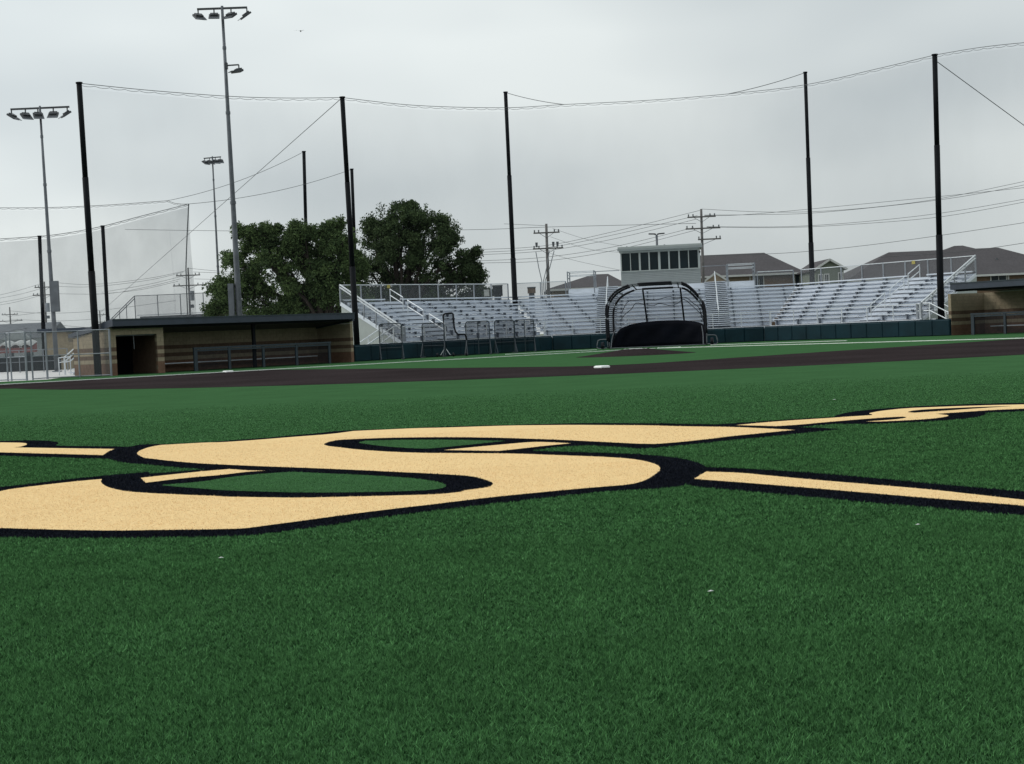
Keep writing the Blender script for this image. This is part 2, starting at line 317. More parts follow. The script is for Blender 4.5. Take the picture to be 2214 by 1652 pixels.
K2 = [(2.42,17.36),(2.72,17.45),(3.54,17.72),(3.94,17.75),(4.04,18.04),(4.3,18.56),(4.68,18.91),(5.23,19.19),(5.95,19.18),(6.5,19.03),(6.69,18.85),(7.09,18.72),(7.01,18.14),(6.62,17.47),(6.13,17.3),(5.69,17.32),(5.51,16.87),(5.28,16.55),(4.86,16.34),(4.42,16.27),(4.03,16.33),(3.67,16.55),(3.47,16.47),(3.25,16.28),(2.96,16.26),(2.62,16.83)]
K5 = [(1.61,12.18),(1.85,11.95),(2.27,11.45),(2.63,10.87),(2.94,10.3),(3.38,9.57),(3.76,8.9),(3.32,7.86),(2.97,8.43),(2.56,8.99),(2.19,9.48),(1.86,9.98),(1.59,10.35),(1.26,10.82),(1.28,11.54)]
K6 = [(-8.46,21.06),(-7.32,20.49),(-6.97,20.44),(-6.55,20.14),(-6.29,19.76),(-6.14,19.43),(-6.05,18.91),(-4.83,18.07),(-4.6,16.93),(-4.58,16.14),(-5.3,16.66),(-6.23,17.42),(-7.33,18.22)]
G1 = [(-1.85,16.94),(-1.78,17.18),(-1.43,17.1),(-0.88,16.82),(-0.82,16.77),(-0.52,16.54),(-0.1,16.17),(-0.36,15.94),(-0.77,15.62),(-0.81,15.58),(-0.96,15.54),(-1.13,15.68),(-1.42,16.09),(-1.65,16.47)]
G2 = [(-3.13,12.68),(-2.77,12.88),(-2.68,13.1),(-2.5,13.29),(-2.21,13.43),(-2.08,13.42),(-1.74,13.13),(-1.28,12.73),(-0.96,12.4),(-0.74,12.09),(-0.61,11.8),(-0.56,11.55),(-0.58,11.39),(-0.69,11.28),(-0.97,11.29),(-1.34,11.38),(-1.72,11.52),(-2.13,11.77),(-2.46,11.99),(-2.75,12.29),(-3.0,12.53)]
def round_off(poly):          # cut soft corners so the inlaid curves run smoothly, keep the sharp points
    out_ = []; n = len(poly)
    for i in range(n):
        a, b0, c = Vector(poly[i - 1]), Vector(poly[i]), Vector(poly[(i + 1) % n]); d1 = b0 - a; d2 = c - b0
        if d1.length < 1e-4 or d2.length < 1e-4: continue
        if d1.angle(d2) < R(50):
            kk = 0.25 * min(d1.length, d2.length); k1 = min(kk, 0.14) / d1.length; k2 = min(kk, 0.14) / d2.length
            out_ += [tuple(b0 - d1 * k1), tuple(b0 + d2 * k2)]
        else: out_.append(tuple(b0))
    return out_
LOGO_S, T2, T3, T4, H4, T5, T6, K1, K2, K5, K6, G1, G2 = [round_off(p_) for p_ in (LOGO_S, T2, T3, T4, H4, T5, T6, K1, K2, K5, K6, G1, G2)]
emb = thing('turf_emblem', 'large tan letter S with crossed spears outlined in black, inlaid in the turf', 'emblem', (-0.2, 12.1, 0))
def inlay(name, poly, z, m):
    return flat(name, [(p[0] + 0.2, p[1] - 12.1) for p in poly], z, m, emb)
inlay('black_outline', K1, 0.004, M_TURFK); inlay('black_outline', K2, 0.0055, M_TURFK); inlay('black_outline', K5, 0.0025, M_TURFK); inlay('black_outline', K6, 0.003, M_TURFK)
inlay('green_counter', G1, 0.008, M_TURF); inlay('green_counter', G2, 0.008, M_TURF)
inlay('letter', LOGO_S, 0.009, M_TURFT)
for p_ in (T2, T3, T5, T6): inlay('spear_shaft', p_, 0.0095, M_TURFT)
inlay('spear_head', T4, 0.010, M_TURFT); inlay('spear_slot', H4, 0.0115, M_TURFK)

def inside(poly, x, y):
    c = np.zeros(len(x), bool); n = len(poly)
    for i in range(n):
        x1, y1 = poly[i]; x2, y2 = poly[(i + 1) % n]
        if y1 == y2: continue
        k = ((y1 > y) != (y2 > y)) & (x < (x2 - x1) * (y - y1) / (y2 - y1) + x1)
        c ^= k
    return c
def blades(d0, d1, dens, wid, hgt):
    area = 0.5 * (d1 * d1 - d0 * d0) + 1.4 * (d1 - d0)
    n = int(area * dens * 0.8)
    y = np.sqrt(rng.uniform(d0 * d0, d1 * d1, n)); y = y[rng.uniform(0, 1, n) < np.clip((30.0 - y) / 13.0, 0, 1)]; n = len(y); x = rng.uniform(-1.0, 1.0, n) * (0.47 * y + 1.1)
    cls = np.zeros(n, int)                       # 0 green, 1 black, 2 tan
    for p_ in (K5, K6, K1, K2): cls[inside(p_, x, y)] = 1
    for p_ in (G1, G2): cls[inside(p_, x, y)] = 0
    for p_ in (LOGO_S, T2, T3, T5, T6, T4): cls[inside(p_, x, y)] = 2
    cls[inside(H4, x, y)] = 1
    return x, y, cls, np.full(n, wid), np.full(n, hgt)
parts_ = [blades(3.4, 5.6, 42000, 0.0044, 0.0165), blades(5.6, 8.5, 22000, 0.0062, 0.0165), blades(8.5, 13.0, 10500, 0.0088, 0.0165), blades(13.0, 18.0, 5600, 0.0115, 0.016), blades(18.0, 30.0, 2200, 0.014, 0.013)]
X = np.concatenate([p_[0] for p_ in parts_]); Y = np.concatenate([p_[1] for p_ in parts_]); C = np.concatenate([p_[2] for p_ in parts_])
Wd = np.concatenate([p_[3] for p_ in parts_]); Hg = np.concatenate([p_[4] for p_ in parts_])
def blade_mesh(name, sel, m):
    x, y, wd, hg = X[sel], Y[sel], Wd[sel], Hg[sel]; n = len(x)
    cell = np.where(y < 8.5, 0.010, 0.018)
    cx_ = np.floor(x / cell + 0.4 * np.sin(y * 190)).astype(np.int64); cy_ = np.floor(y / cell + 0.4 * np.sin(x * 170)).astype(np.int64)
    hsh = (((cx_ * 73856093) ^ (cy_ * 19349663)) * 2654435761 % 4294967296) / 4294967296.0
    ang = rng.uniform(0, 2 * np.pi, n); la = hsh * 2 * np.pi * 7 + rng.normal(0, 1.3, n)
    clump = 0.75 + 0.35 * np.sin(x * 5.1 + 2 * np.sin(y * 3.7)) * np.sin(y * 4.3 + np.sin(x * 6.1))
    h = hg * rng.uniform(0.6, 1.1, n) * (0.85 + 0.15 * clump) * (0.72 + 0.5 * hsh); lean = h * np.abs(rng.normal(0.6, 0.5, n))
    dx, dy = np.cos(ang) * wd / 2, np.sin(ang) * wd / 2
    co = np.empty((n, 3, 3), np.float32)
    co[:, 0] = np.stack([x - dx, y - dy, np.zeros(n)], 1); co[:, 1] = np.stack([x + dx, y + dy, np.zeros(n)], 1)
    co[:, 2] = np.stack([x + np.cos(la) * lean, y + np.sin(la) * lean, h], 1)
    me = bpy.data.meshes.new(name)
    me.vertices.add(3 * n); me.loops.add(3 * n); me.polygons.add(n)
    me.vertices.foreach_set('co', co.ravel()); me.loops.foreach_set('vertex_index', np.arange(3 * n, dtype=np.int32))
    me.polygons.foreach_set('loop_start', np.arange(0, 3 * n, 3, dtype=np.int32)); me.polygons.foreach_set('loop_total', np.full(n, 3, np.int32))
    rv = np.repeat(np.clip(0.55 * hsh + 0.45 * rng.uniform(0, 1, n), 0, 1) ** 1.55, 3).astype(np.float32)
    at_ = me.attributes.new('tint', 'FLOAT', 'POINT'); at_.data.foreach_set('value', rv)
    me.update(); me.validate(); me.materials.append(m)
    o = bpy.data.objects.new(name, me); COL.objects.link(o); o['kind'] = 'stuff'
    return o
def blade_mat(name, c0, c1, transl=0.25, scale=0.9, patch=0.18):
    m = bpy.data.materials.new(name); m.use_nodes = True; t = m.node_tree; n = t.nodes; l = t.links; n.clear()
    o = n.new('ShaderNodeOutputMaterial'); a = n.new('ShaderNodeAttribute'); a.attribute_name = 'tint'
    rp = n.new('ShaderNodeMix'); rp.data_type = 'RGBA'; l.new(a.outputs['Fac'], rp.inputs[0])
    rp.inputs[6].default_value = (*c0, 1); rp.inputs[7].default_value = (*c1, 1)
    g = n.new('ShaderNodeNewGeometry'); nz_ = n.new('ShaderNodeTexNoise'); nz_.inputs['Scale'].default_value = scale; nz_.inputs['Detail'].default_value = 5; l.new(g.outputs['Position'], nz_.inputs[0])
    mr = n.new('ShaderNodeMapRange'); mr.inputs[1].default_value = .3; mr.inputs[2].default_value = .7; mr.inputs[3].default_value = 1 - patch; mr.inputs[4].default_value = 1 + patch; l.new(nz_.outputs[0], mr.inputs[0])
    sc = n.new('ShaderNodeVectorMath'); sc.operation = 'SCALE'; l.new(rp.outputs[2], sc.inputs[0]); l.new(mr.outputs[0], sc.inputs['Scale'])
    p = n.new('ShaderNodeBsdfPrincipled'); l.new(sc.outputs[0], p.inputs['Base Color']); p.inputs['Roughness'].default_value = 0.7; p.inputs['Specular IOR Level'].default_value = 0.05
    tr = n.new('ShaderNodeBsdfTranslucent'); l.new(sc.outputs[0], tr.inputs[0])
    mx_ = n.new('ShaderNodeMixShader'); mx_.inputs[0].default_value = transl; l.new(p.outputs[0], mx_.inputs[1]); l.new(tr.outputs[0], mx_.inputs[2]); l.new(mx_.outputs[0], o.inputs[0])
    return m
gb = blade_mesh('turf_blades', C == 0, blade_mat('blade_green', (0.003, 0.023, 0.006), (0.124, 0.322, 0.114), scale=2.2, patch=0.13))
tag(gb, 'short green artificial turf blades in the foreground', 'turf')
o = blade_mesh('black_blades', C == 1, blade_mat('blade_black', (0.001, 0.0014, 0.003), (0.016, 0.020, 0.032), transl=0.1)); o.parent = emb; o.matrix_parent_inverse = Matrix.Translation((0.2, -12.1, 0))
o = blade_mesh('tan_blades', C == 2, blade_mat('blade_tan', (0.60, 0.43, 0.225), (0.93, 0.72, 0.44), patch=0.07)); o.parent = emb; o.matrix_parent_inverse = Matrix.Translation((0.2, -12.1, 0))
# scraps lying on the turf
for k, (u, v, lb) in enumerate([(478, 1209, 'small pale leaf scrap on the green turf below the letter'), (1537, 1282, 'tiny white scrap alone on the turf in the right foreground'),
                                (1985, 1137, 'tiny white scrap on the turf just below the lower spear shaft'), (1804, 865, 'tiny pale scrap on the far turf above the spear head')]):
    g = ground(u, v, 0.02); s_ = 0.016 + 0.012 * (g.y > 12)
    b = MB(); b.add([(-s_, 0, 0.002), (0, -s_ * .4, 0.004), (s_, 0.01, 0.002), (s_ * .3, s_ * .5, 0.006), (0, 0, 0.009)], [(0, 1, 4), (1, 2, 4), (2, 3, 4), (3, 0, 4)])
    o = b.build('leaf_scrap', M_TRIM); o.location = (g.x, g.y, 0.025); tag(o, lb, 'scrap', 'scraps on the turf')

# ================================================================ padded backstop wall
WALL = [Vector((-9.09, 84.43)), Vector((2.86, 96.9)), Vector((16.78, 95.3)), Vector((25.57, 83.9))]
pw = thing('padded_wall', 'low dark teal padded backstop wall in front of the bleachers', 'wall', (0, 0, 0))
for i in range(3):
    a, c = WALL[i], WALL[i + 1]; d = c - a; Ln = d.length; d.normalize(); ang = math.atan2(d.y, d.x); n = Vector((-d.y, d.x))
    k = round(Ln / 1.22); wdt = Ln / k
    piece('backing', pw, M_PAD, tuple((a + c) / 2 + n * 0.24) + (0.49,), (Ln + 0.05, 0.2, 0.98), (0, 0, ang))
    if i == 0 :
        b = MB(); e = 0.012
        def ring(y, ins): return [(-.5 + ins, y, ins), (.5 - ins, y, ins), (.5 - ins, y, 1 - ins), (-.5 + ins, y, 1 - ins)]
        b.v = ring(0.5, 0.0) + ring(-0.2, 0.0) + ring(-0.5, 0.035)
        b.f = [(8, 9, 10, 11)] + [(q, (q + 1) % 4, 4 + (q + 1) % 4, 4 + q) for q in range(4)] + [(4 + q, 4 + (q + 1) % 4, 8 + (q + 1) % 4, 8 + q) for q in range(4)]
        padme = bpy.data.meshes.new('pad'); padme.from_pydata(b.v, [], b.f); padme.materials.append(M_PAD)
    for j in range(k):
        p = a + d * (wdt * (j + 0.5)) + n * 0.07
        o = bpy.data.objects.new('pad', padme); COL.objects.link(o); o.parent = pw
        o.location = (p.x, p.y, 0.012); o.rotation_euler = (random.uniform(-.012, .012), 0, ang); o.scale = (wdt - 0.012, 0.13, 0.905 + random.uniform(-.006, .006))
mesh_w = MB()
# ================================================================ bleachers (three joined runs)
ROWS, RUN, RISE, Z0 = 10, 0.56, 0.272, 1.02
def offs(a, c, dist):
    d = (c - a).normalized(); n = Vector((-d.y, d.x)); return a + n * dist, c + n * dist
def isect(p1, p2, p3, p4):
    d1 = p2 - p1; d2 = p4 - p3; t = ((p3.x - p1.x) * d2.y - (p3.y - p1.y) * d2.x) / (d1.x * d2.y - d1.y * d2.x); return p1 + d1 * t
ol = [offs(WALL[i], WALL[i + 1], 1.3) for i in range(3)]
CL = isect(*ol[0], *ol[1]); CR_ = isect(*ol[1], *ol[2])
angs = [math.atan2((WALL[i + 1] - WALL[i]).y, (WALL[i + 1] - WALL[i]).x) for i in range(3)]
def along(P, ang, u):       # distance along a ground line at which it appears under picture column u
    best = None
    for k in range(-3000, 3001):
        s = k * 0.01; x = P.x + math.cos(ang) * s; y = P.y + math.sin(ang) * s
        fw = y * _cp + CAM_H * 0; a = x / (y * _cp); e = abs(1107 + FPX * (a * _cr - (y * _sp) / (y * _cp) * _sr) - u)
        if best is None or e < best[0]: best = (e, s)
    return best[1]
LW = -along(CL, angs[0], 868); RW = along(CR_, angs[2], 1992)
OL = CL - Vector((math.cos(angs[0]), math.sin(angs[0]))) * LW
m1 = math.tan((angs[0] - angs[1]) / 2); m2 = math.tan((angs[1] - angs[2]) / 2)
DEPTH = ROWS * RUN
_b = MB(); _b.v, _b.f = [], []
_pf = [(-.065, .385), (-.065, .27), (-.01, .25), (-.01, .01), (.05, .01), (.05, .25), (.065, .27), (.065, .385)]      # T-shaped seat bracket
_b.add([(p[0], -.08, p[1]) for p in _pf] + [(p[0], .08, p[1]) for p in _pf], [tuple(range(8)), tuple(range(15, 7, -1))] + [(i, 8 + i, 8 + (i + 1) % 8, (i + 1) % 8) for i in range(8)])
brk_me = bpy.data.meshes.new('seat_bracket'); brk_me.from_pydata(_b.v, [], _b.f); brk_me.materials.append(M_BRACK)
def bleacher(label, P, ang, Ln, mL, mR, gaps, rows=ROWS):
    """local x along the front, y to the back, z up; gaps = aisles (x0,x1)"""
    t = thing('bleachers', label, 'bleachers', (P.x, P.y, 0), ang, 'aluminium bleachers behind home plate')
    piece('front_beam', t, M_ALU, (Ln / 2, -0.10, Z0 - 0.10), (Ln - 0.02, 0.10, 0.20))
    for i in range(rows):
        y0 = i * RUN; z = Z0 + i * RISE; ym = y0 + RUN / 2
        x0 = -mL * ym + 0.02; x1 = Ln + mR * ym - 0.02
        piece('foot_plank', t, M_ALU, ((x0 + x1) / 2, y0 + 0.30, z - 0.02), (x1 - x0, RUN - 0.06, 0.04))
        piece('riser_plank', t, M_ALUR, ((x0 + x1) / 2, y0 + RUN - 0.005, z + RISE / 2 + 0.001), (x1 - x0, 0.018, RISE - 0.05))
        xs = [x0]; 
        for g0, g1 in gaps: xs += [g0, g1]
        xs.append(x1)
        for k in range(0, len(xs), 2):
            if xs[k + 1] - xs[k] < 0.3: continue
            piece('seat_plank', t, M_ALU, ((xs[k] + xs[k + 1]) / 2, y0 + 0.43, z + 0.405), (xs[k + 1] - xs[k], 0.245, 0.045))
            piece('seat_lip', t, M_ALUR, ((xs[k] + xs[k + 1]) / 2, y0 + 0.300, z + 0.372), (xs[k + 1] - xs[k], 0.012, 0.06))
            x = xs[k] + 0.25
            while x < xs[k + 1]:
                o = bpy.data.objects.new('seat_bracket', brk_me); COL.objects.link(o); o.parent = t; o.location = (x, y0 + 0.43, z)
                x += 1.83
        for g0, g1 in gaps:
            piece('aisle_step', t, M_ALU, ((g0 + g1) / 2, y0 + 0.42, z + RISE / 2 - 0.02), (g1 - g0 - 0.1, 0.28, 0.05))
            piece('step_riser', t, M_BRACK, ((g0 + g1) / 2, y0 + 0.30, z + RISE / 4 - 0.02), (g1 - g0 - 0.14, 0.02, RISE / 2 - 0.05))
    x = 0.1
    while x < Ln:
        for k in range(0, rows + 1, 3):
            zt = Z0 + k * RISE - 0.06
            piece('support_post', t, M_GALVD, (x, k * RUN * 0.98 + 0.1, zt / 2), (0.08, 0.08, zt))
        fr = MB(); fr.bar((x, 0.1, 0.15), (x, rows * RUN, Z0 + rows * RISE - 0.3), 0.07); fr.build('raker', M_GALVD, t)
        x += 1.83
    # front rail
    n = max(2, round(Ln / 1.9))
    for k in range(n + 1):
        piece('front_post', t, M_ALUT, (0.05 + (Ln - 0.1) * k / n, -0.02, Z0 + 0.46), (0.045, 0.045, 0.92))
    piece('front_rail', t, M_ALUT, (Ln / 2, -0.02, Z0 + 0.93), (Ln, 0.04, 0.04)); 
    return t
def back_rail(t, x0, x1, y, zb, h, step, m=M_LINK):
    n = max(1, round((x1 - x0) / step))
    for k in range(n + 1):
        piece('rail_post', t, M_GALV, (x0 + (x1 - x0) * k / n, y, zb + h / 2), (0.075, 0.06, h))
    piece('top_rail', t, M_ALUT, ((x0 + x1) / 2, y, zb + h), (x1 - x0, 0.055, 0.055))
    piece('bottom_rail', t, M_ALUT, ((x0 + x1) / 2, y, zb + 0.12), (x1 - x0, 0.045, 0.045))
    b = MB(); b.add([(x0, y + .035, zb + .05), (x1, y + .035, zb + .05), (x1, y + .035, zb + h), (x0, y + .035, zb + h)], [(0, 1, 2, 3)]); b.build('chain_link', m, t)
def aisle_rails(t, xc, picks, flip=1):
    for (r0, r1) in picks:
        y0, y1 = r0 * RUN + 0.3, r1 * RUN + 0.3; z0, z1 = Z0 + r0 * RISE, Z0 + r1 * RISE
        for hh in (0.5, 0.92):
            b = MB(); b.tube([(xc, y0, z0 + hh), (xc, y1, z1 + hh)], 0.032, 6); b.build('handrail', M_ALUT, t)
        b = MB(); b.tube([(xc, y0, z0), (xc, y0, z0 + 0.92)], 0.032, 6); b.build('handrail_post', M_ALUT, t); b = MB(); b.tube([(xc, y1, z1), (xc, y1, z1 + 0.92)], 0.032, 6); b.build('handrail_post', M_ALUT, t)
def end_rail(t, x, depth_rows=ROWS):
    zt = Z0 + ROWS * RISE
    p0 = Vector((x, -0.05, Z0 + 1.0)); p1 = Vector((x, DEPTH, zt + 1.12))
    for dz in (0, -0.17):
        b = MB(); b.bar(p0 + Vector((0, 0, dz)), p1 + Vector((0, 0, dz)), 0.07); b.build('sloping_rail', M_ALUT, t)
    for k in range(6):
        p = p0.lerp(p1, k / 5); z0 = Z0 + max(0, p.y) / RUN * RISE - 0.1
        piece('end_post', t, M_GALV, (x, p.y, (p.z + z0) / 2), (0.06, 0.09, p.z - z0))
    b = MB(); q0 = Vector((x + .02, -0.05, Z0)); q1 = Vector((x + .02, DEPTH, zt)); b.add([q0, q1, p1, p0], [(0, 1, 2, 3)]); b.build('end_mesh', M_LINK, t)
    b = MB(); b.bar((x, -0.1, Z0 - 0.08), (x, DEPTH, zt - 0.1), 0.06, 0.22); b.build('stringer', M_ALU, t)
    b = MB(); b.add([(x + .04, 0.0, 0.02), (x + .04, DEPTH, 0.02), (x + .04, DEPTH, zt - .2), (x + .04, 0.0, Z0 - .15)], [(0, 1, 2, 3)]); b.build('side_panel', M_SIDINGT, t)
def xat(P, ang, u): return along(P, ang, u)
aL = xat(OL, angs[0], 976)
bl = bleacher('left wing of the bleachers, dull bluish aluminium rows beside the left dugout', OL, angs[0], LW, 0, m1, [(aL - 0.75, aL + 0.75)])
zt = Z0 + ROWS * RISE
back_rail(bl, 0.0, LW + m1 * DEPTH - 0.3, DEPTH + 0.05, zt - 0.25, 1.35, 1.75)
aisle_rails(bl, aL, [(0.5, 3.0), (4.0, 6.6), (7.4, 9.6)]); end_rail(bl, -0.06)
piece('warning_sign', bl, M_YEL, (4.1, DEPTH, zt + 0.98), (0.26, 0.02, 0.22))
aR = xat(CR_, angs[2], 1871)
brr = bleacher('right wing of the bleachers, bright aluminium rows next to the right dugout', CR_, angs[2], RW, m2, 0, [(aR - 0.75, aR + 0.75)])
back_rail(brr, -m2 * DEPTH + 0.3, RW, DEPTH + 0.05, zt - 0.25, 1.35, 1.75)
aisle_rails(brr, aR, [(0.5, 3.0), (4.0, 6.6), (7.4, 9.6)]); end_rail(brr, RW + 0.06)
piece('warning_sign', brr, M_YEL, (RW - 4.6, DEPTH, zt + 0.98), (0.26, 0.02, 0.22))
# centre run: taller, with two stair flights and a deck in front of the press box
LC = (CR_ - CL).length; cc = xat(CL, angs[1], 1431)
st = [(cc - 4.55, cc - 3.05), (cc + 3.05, cc + 4.65)]
bc = bleacher('middle run of the bleachers below the press box, with stair flights', CL, angs[1], LC, m1, m2, st)
CROWS = 2
for i in range(ROWS, ROWS + CROWS):
    y0 = i * RUN; z = Z0 + i * RISE
    piece('deck_riser', bc, M_ALU, (cc, y0 + 0.02, z - RISE / 2), (13.4, 0.03, RISE - 0.02)); piece('deck_plank', bc, M_ALU, (cc, y0 + 0.32, z - 0.02), (13.4, RUN + .02, 0.04))
zc = Z0 + (ROWS + CROWS) * RISE
piece('deck_riser', bc, M_ALU, (cc, (ROWS + CROWS) * RUN + 0.08, zc - RISE / 2), (13.4, 0.03, RISE - 0.02))
piece('deck_plank', bc, M_ALU, (cc, (ROWS + CROWS) * RUN + 1.0, zc - 0.02), (13.4, 1.8, 0.04))
back_rail(bc, -m1 * DEPTH + 0.3, cc - 6.8, DEPTH + 0.05, zt - 0.25, 1.35, 1.75); back_rail(bc, cc + 6.8, LC + m2 * DEPTH - 0.3, DEPTH + 0.05, zt - 0.25, 1.35, 1.75)
for g0, g1 in st:
    for i in range(ROWS + CROWS):
        for k in (0, 1):
            piece('stair_tread', bc, M_ALU, ((g0 + g1) / 2, i * RUN + 0.14 + k * RUN / 2, Z0 + (i + 0.5 * k + 0.5) * RISE + 0.03), (g1 - g0 - 0.08, 0.26, 0.04))
            piece('stair_shadow_gap', bc, M_BRACK, ((g0 + g1) / 2, i * RUN + 0.26 + k * RUN / 2, Z0 + (i + 0.5 * k + 0.5) * RISE - 0.045), (g1 - g0 - 0.1, 0.015, 0.05))  # dark strip colours in the shade of the open gap between treads
    xc = (g0 + g1) / 2
    b = MB(); b.tube([(xc, 0.7, Z0), (xc, 0.7, Z0 + 1.2), (xc, 6.4, zc + 0.75), (xc, 6.4, zc)], 0.035, 6); b.tube([(xc, 3.5, Z0 + 1.6), (xc, 3.5, Z0 + 2.6)], 0.03, 6); b.build('stair_handrail', M_ALUT, bc)
for s in (-1, 1):          # railed landings either side of the stairs
    xa, xb = cc + s * 4.75, cc + s * 6.65
    for x in (xa, xb):
        for y in (DEPTH + 0.2, DEPTH + 2.4):
            piece('landing_post', bc, M_GALV, (x, y, zc + 0.35), (0.08, 0.08, 1.75))
    for y in (DEPTH + 0.28, DEPTH + 2.45):
        for z in (1.2, 0.95):
            piece('landing_rail', bc, M_ALUT, ((xa + xb) / 2, y, zc + z), (abs(xb - xa), 0.05, 0.05))
    for x in (xa, xb):
        for z in (1.2, 0.75): piece('landing_rail', bc, M_GALV, (x, DEPTH + 1.3, zc + z + .02), (0.05, 2.2, 0.05))
    x0_, x1_ = sorted((cc + s * 3.0, cc + s * 4.75))
    piece('landing_rail', bc, M_GALV, ((x0_ + x1_) / 2, DEPTH + 2.5, zc + 1.24), (x1_ - x0_, 0.05, 0.05))
# entrance stairs at the two free ends, in front of the rows
def entry_stair(t, x0, dirx, run=2.6):
    for k in range(6):
        piece('entry_step', t, M_ALU, (x0 + dirx * (0.2 + k * 0.36), -0.55 + 1.1, Z0 * (1 - k / 6.0) - 0.03), (0.34, 0.95, 0.05))
    for y in (0.02, 1.08):
        for hh in (0.5, 0.95):
            b = MB(); b.tube([(x0 - dirx * 0.9, y, Z0 + hh), (x0, y, Z0 + hh), (x0 + dirx * 2.3, y, hh - 0.05)], 0.035, 6); b.build('entry_rail', M_ALUT, t)
        for q in (0.0, 1.15, 2.3):
            z1 = 0.92 + Z0 * (1 - q / 2.3); piece('entry_post', t, M_ALUT, (x0 + dirx * q, y, z1 / 2), (0.06, 0.06, z1))
        for q in (-0.9, -0.7):
            piece('entry_post', t, M_GALV, (x0 + dirx * q, y, Z0 + 0.3), (0.13, 0.08, 1.35))
entry_stair(bl, -0.6, -1); entry_stair(brr, RW + 0.6, 1)

# ================================================================ press box
ca, sa = rot2(angs[1])
pbx = CL + Vector((ca, sa)) * cc + Vector((-sa, ca)) * ((ROWS + CROWS) * RUN + 1.95)
PB = thing('press_box', 'grey sided press box with eight dark windows above the middle bleachers', 'press box', (pbx.x, pbx.y, zc - 0.02), angs[1])
PWD, PH = 5.82, 2.80
b = MB(); b.box((0, 1.66, PH / 2 - 0.02), (PWD - 0.1, 3.0, PH - 0.04)); b.build('wall', M_SIDING, PB)
k = 0; z = 0.02
while z < 1.12:
    b = MB(); b.box((0, 0.02, z + 0.06), (PWD, 0.06, 0.118), Matrix.Rotation(R(-14), 3, 'X')); b.build('siding_board', M_SIDING, PB); z += 0.125
piece('window_head', PB, M_SIDINGT, (0, 0.03, 2.62), (PWD, 0.09, 0.22)); piece('window_sill', PB, M_SIDINGT, (0, 0.0, 1.17), (PWD, 0.12, 0.07))
wx = [(1098, 1190), (1198, 1285), (1305, 1390), (1405, 1495), (1520, 1605), (1622, 1715), (1732, 1820), (1830, 1925)]
edges = [-PWD / 2]
for i, (p, q) in enumerate(wx):
    xa = (p - 1517.5) / 865 * PWD; xb = (q - 1517.5) / 865 * PWD
    wn = piece('window', PB, M_GLASS, ((xa + xb) / 2, 0.075 if i % 2 else 0.035, 1.86), (xb - xa, 0.02, 1.30))
    edges += [xa, xb]
edges.append(PWD / 2)
for i in range(0, len(edges), 2):
    piece('mullion', PB, M_SIDINGT, ((edges[i] + edges[i + 1]) / 2, 0.02, 1.86), (edges[i + 1] - edges[i], 0.10, 1.31))
b = MB(); b.box((0, 1.55, PH + 0.03), (PWD + 0.32, 3.9, 0.16), Matrix.Rotation(R(-1.5), 3, 'X')); rf = b.build('roof', M_SIDINGT, PB)
b = MB(); b.box((0, -0.44, PH - 0.06), (PWD + 0.36, 0.05, 0.16)); b.build('roof_fascia', M_SIDING, PB)
for x in (-2.4, 0.35): 
    b = MB(); b.tube([(x, 0.0, PH + 0.08), (x, 0.0, PH + 0.22)], 0.05, 8); b.build('roof_vent', M_GALVD, PB)
b = MB(); b.box((PWD / 2 - 0.02, -0.12, 2.35), (0.10, 0.18, 0.12)); b.build('wall_camera', M_DARK, PB)

# ================================================================ dugouts in banded concrete block
COURSE = [M_BRED, M_BRED, M_BRED, M_BTAN, M_BBRN, M_BTAN, M_BBRN, M_BTAN, M_BTAN, M_BTAN, M_BTAN, M_BTAN]
class Blocks:
    def __init__(s, t, cap=290): s.t = t; s.left = cap; s.rest = {}
    def seg(s, axis, a0, a1, fixed, zmax, hole=None, face=0, single=True):
        """wall of blocks along local axis 'x' or 'y' from a0 to a1 at the other coordinate 'fixed' (centre); zmax(a) gives the top"""
        for c in range(12):
            z0 = c * 0.203; a = a0 - (0.2 if c % 2 else 0.0); m = COURSE[c]
            while a < a1 - 0.02:
                p, q = max(a, a0), min(a + 0.406, a1); a += 0.406
                if q - p < 0.05: continue
                mid = (p + q) / 2
                zt_ = min(z0 + 0.194, zmax(mid))
                if zt_ - z0 < 0.04: continue
                pieces = [(p, q)]
                if hole and z0 + 0.1 < hole[2]:
                    pieces = [(p, min(q, hole[0])), (max(p, hole[1]), q)]
                for p2, q2 in pieces:
                    if q2 - p2 < 0.04: continue
                    cen = ((p2 + q2) / 2, fixed) if axis == 'x' else (fixed, (p2 + q2) / 2)
                    dim = (q2 - p2 - 0.011, 0.19) if axis == 'x' else (0.19, q2 - p2 - 0.011)
                    jit = random.uniform(-0.003, 0.003)
                    cc_ = (cen[0] + (jit if axis == 'y' else 0), cen[1] + (jit if axis == 'x' else 0), (z0 + zt_) / 2 + 0.004); dd = (dim[0], dim[1], zt_ - z0)
                    if single and s.left > 0:
                        piece('block', s.t, m, cc_, dd); s.left -= 1
                    else:
                        s.rest.setdefault(m.name, (m, MB()))[1].box(cc_, dd)
    def core(s, axis, a0, a1, fixed, z0, z1):
        c = ((a0 + a1) / 2, fixed, (z0 + z1) / 2) if axis == 'x' else (fixed, (a0 + a1) / 2, (z0 + z1) / 2)
        d = (a1 - a0 - 0.02, 0.165, z1 - z0) if axis == 'x' else (0.165, a1 - a0 - 0.02, z1 - z0)
        piece('mortar', s.t, M_MORT, c, d)
    def done(s):
        for m, b in s.rest.values(): b.build('blockwork', m, s.t, kind='stuff')
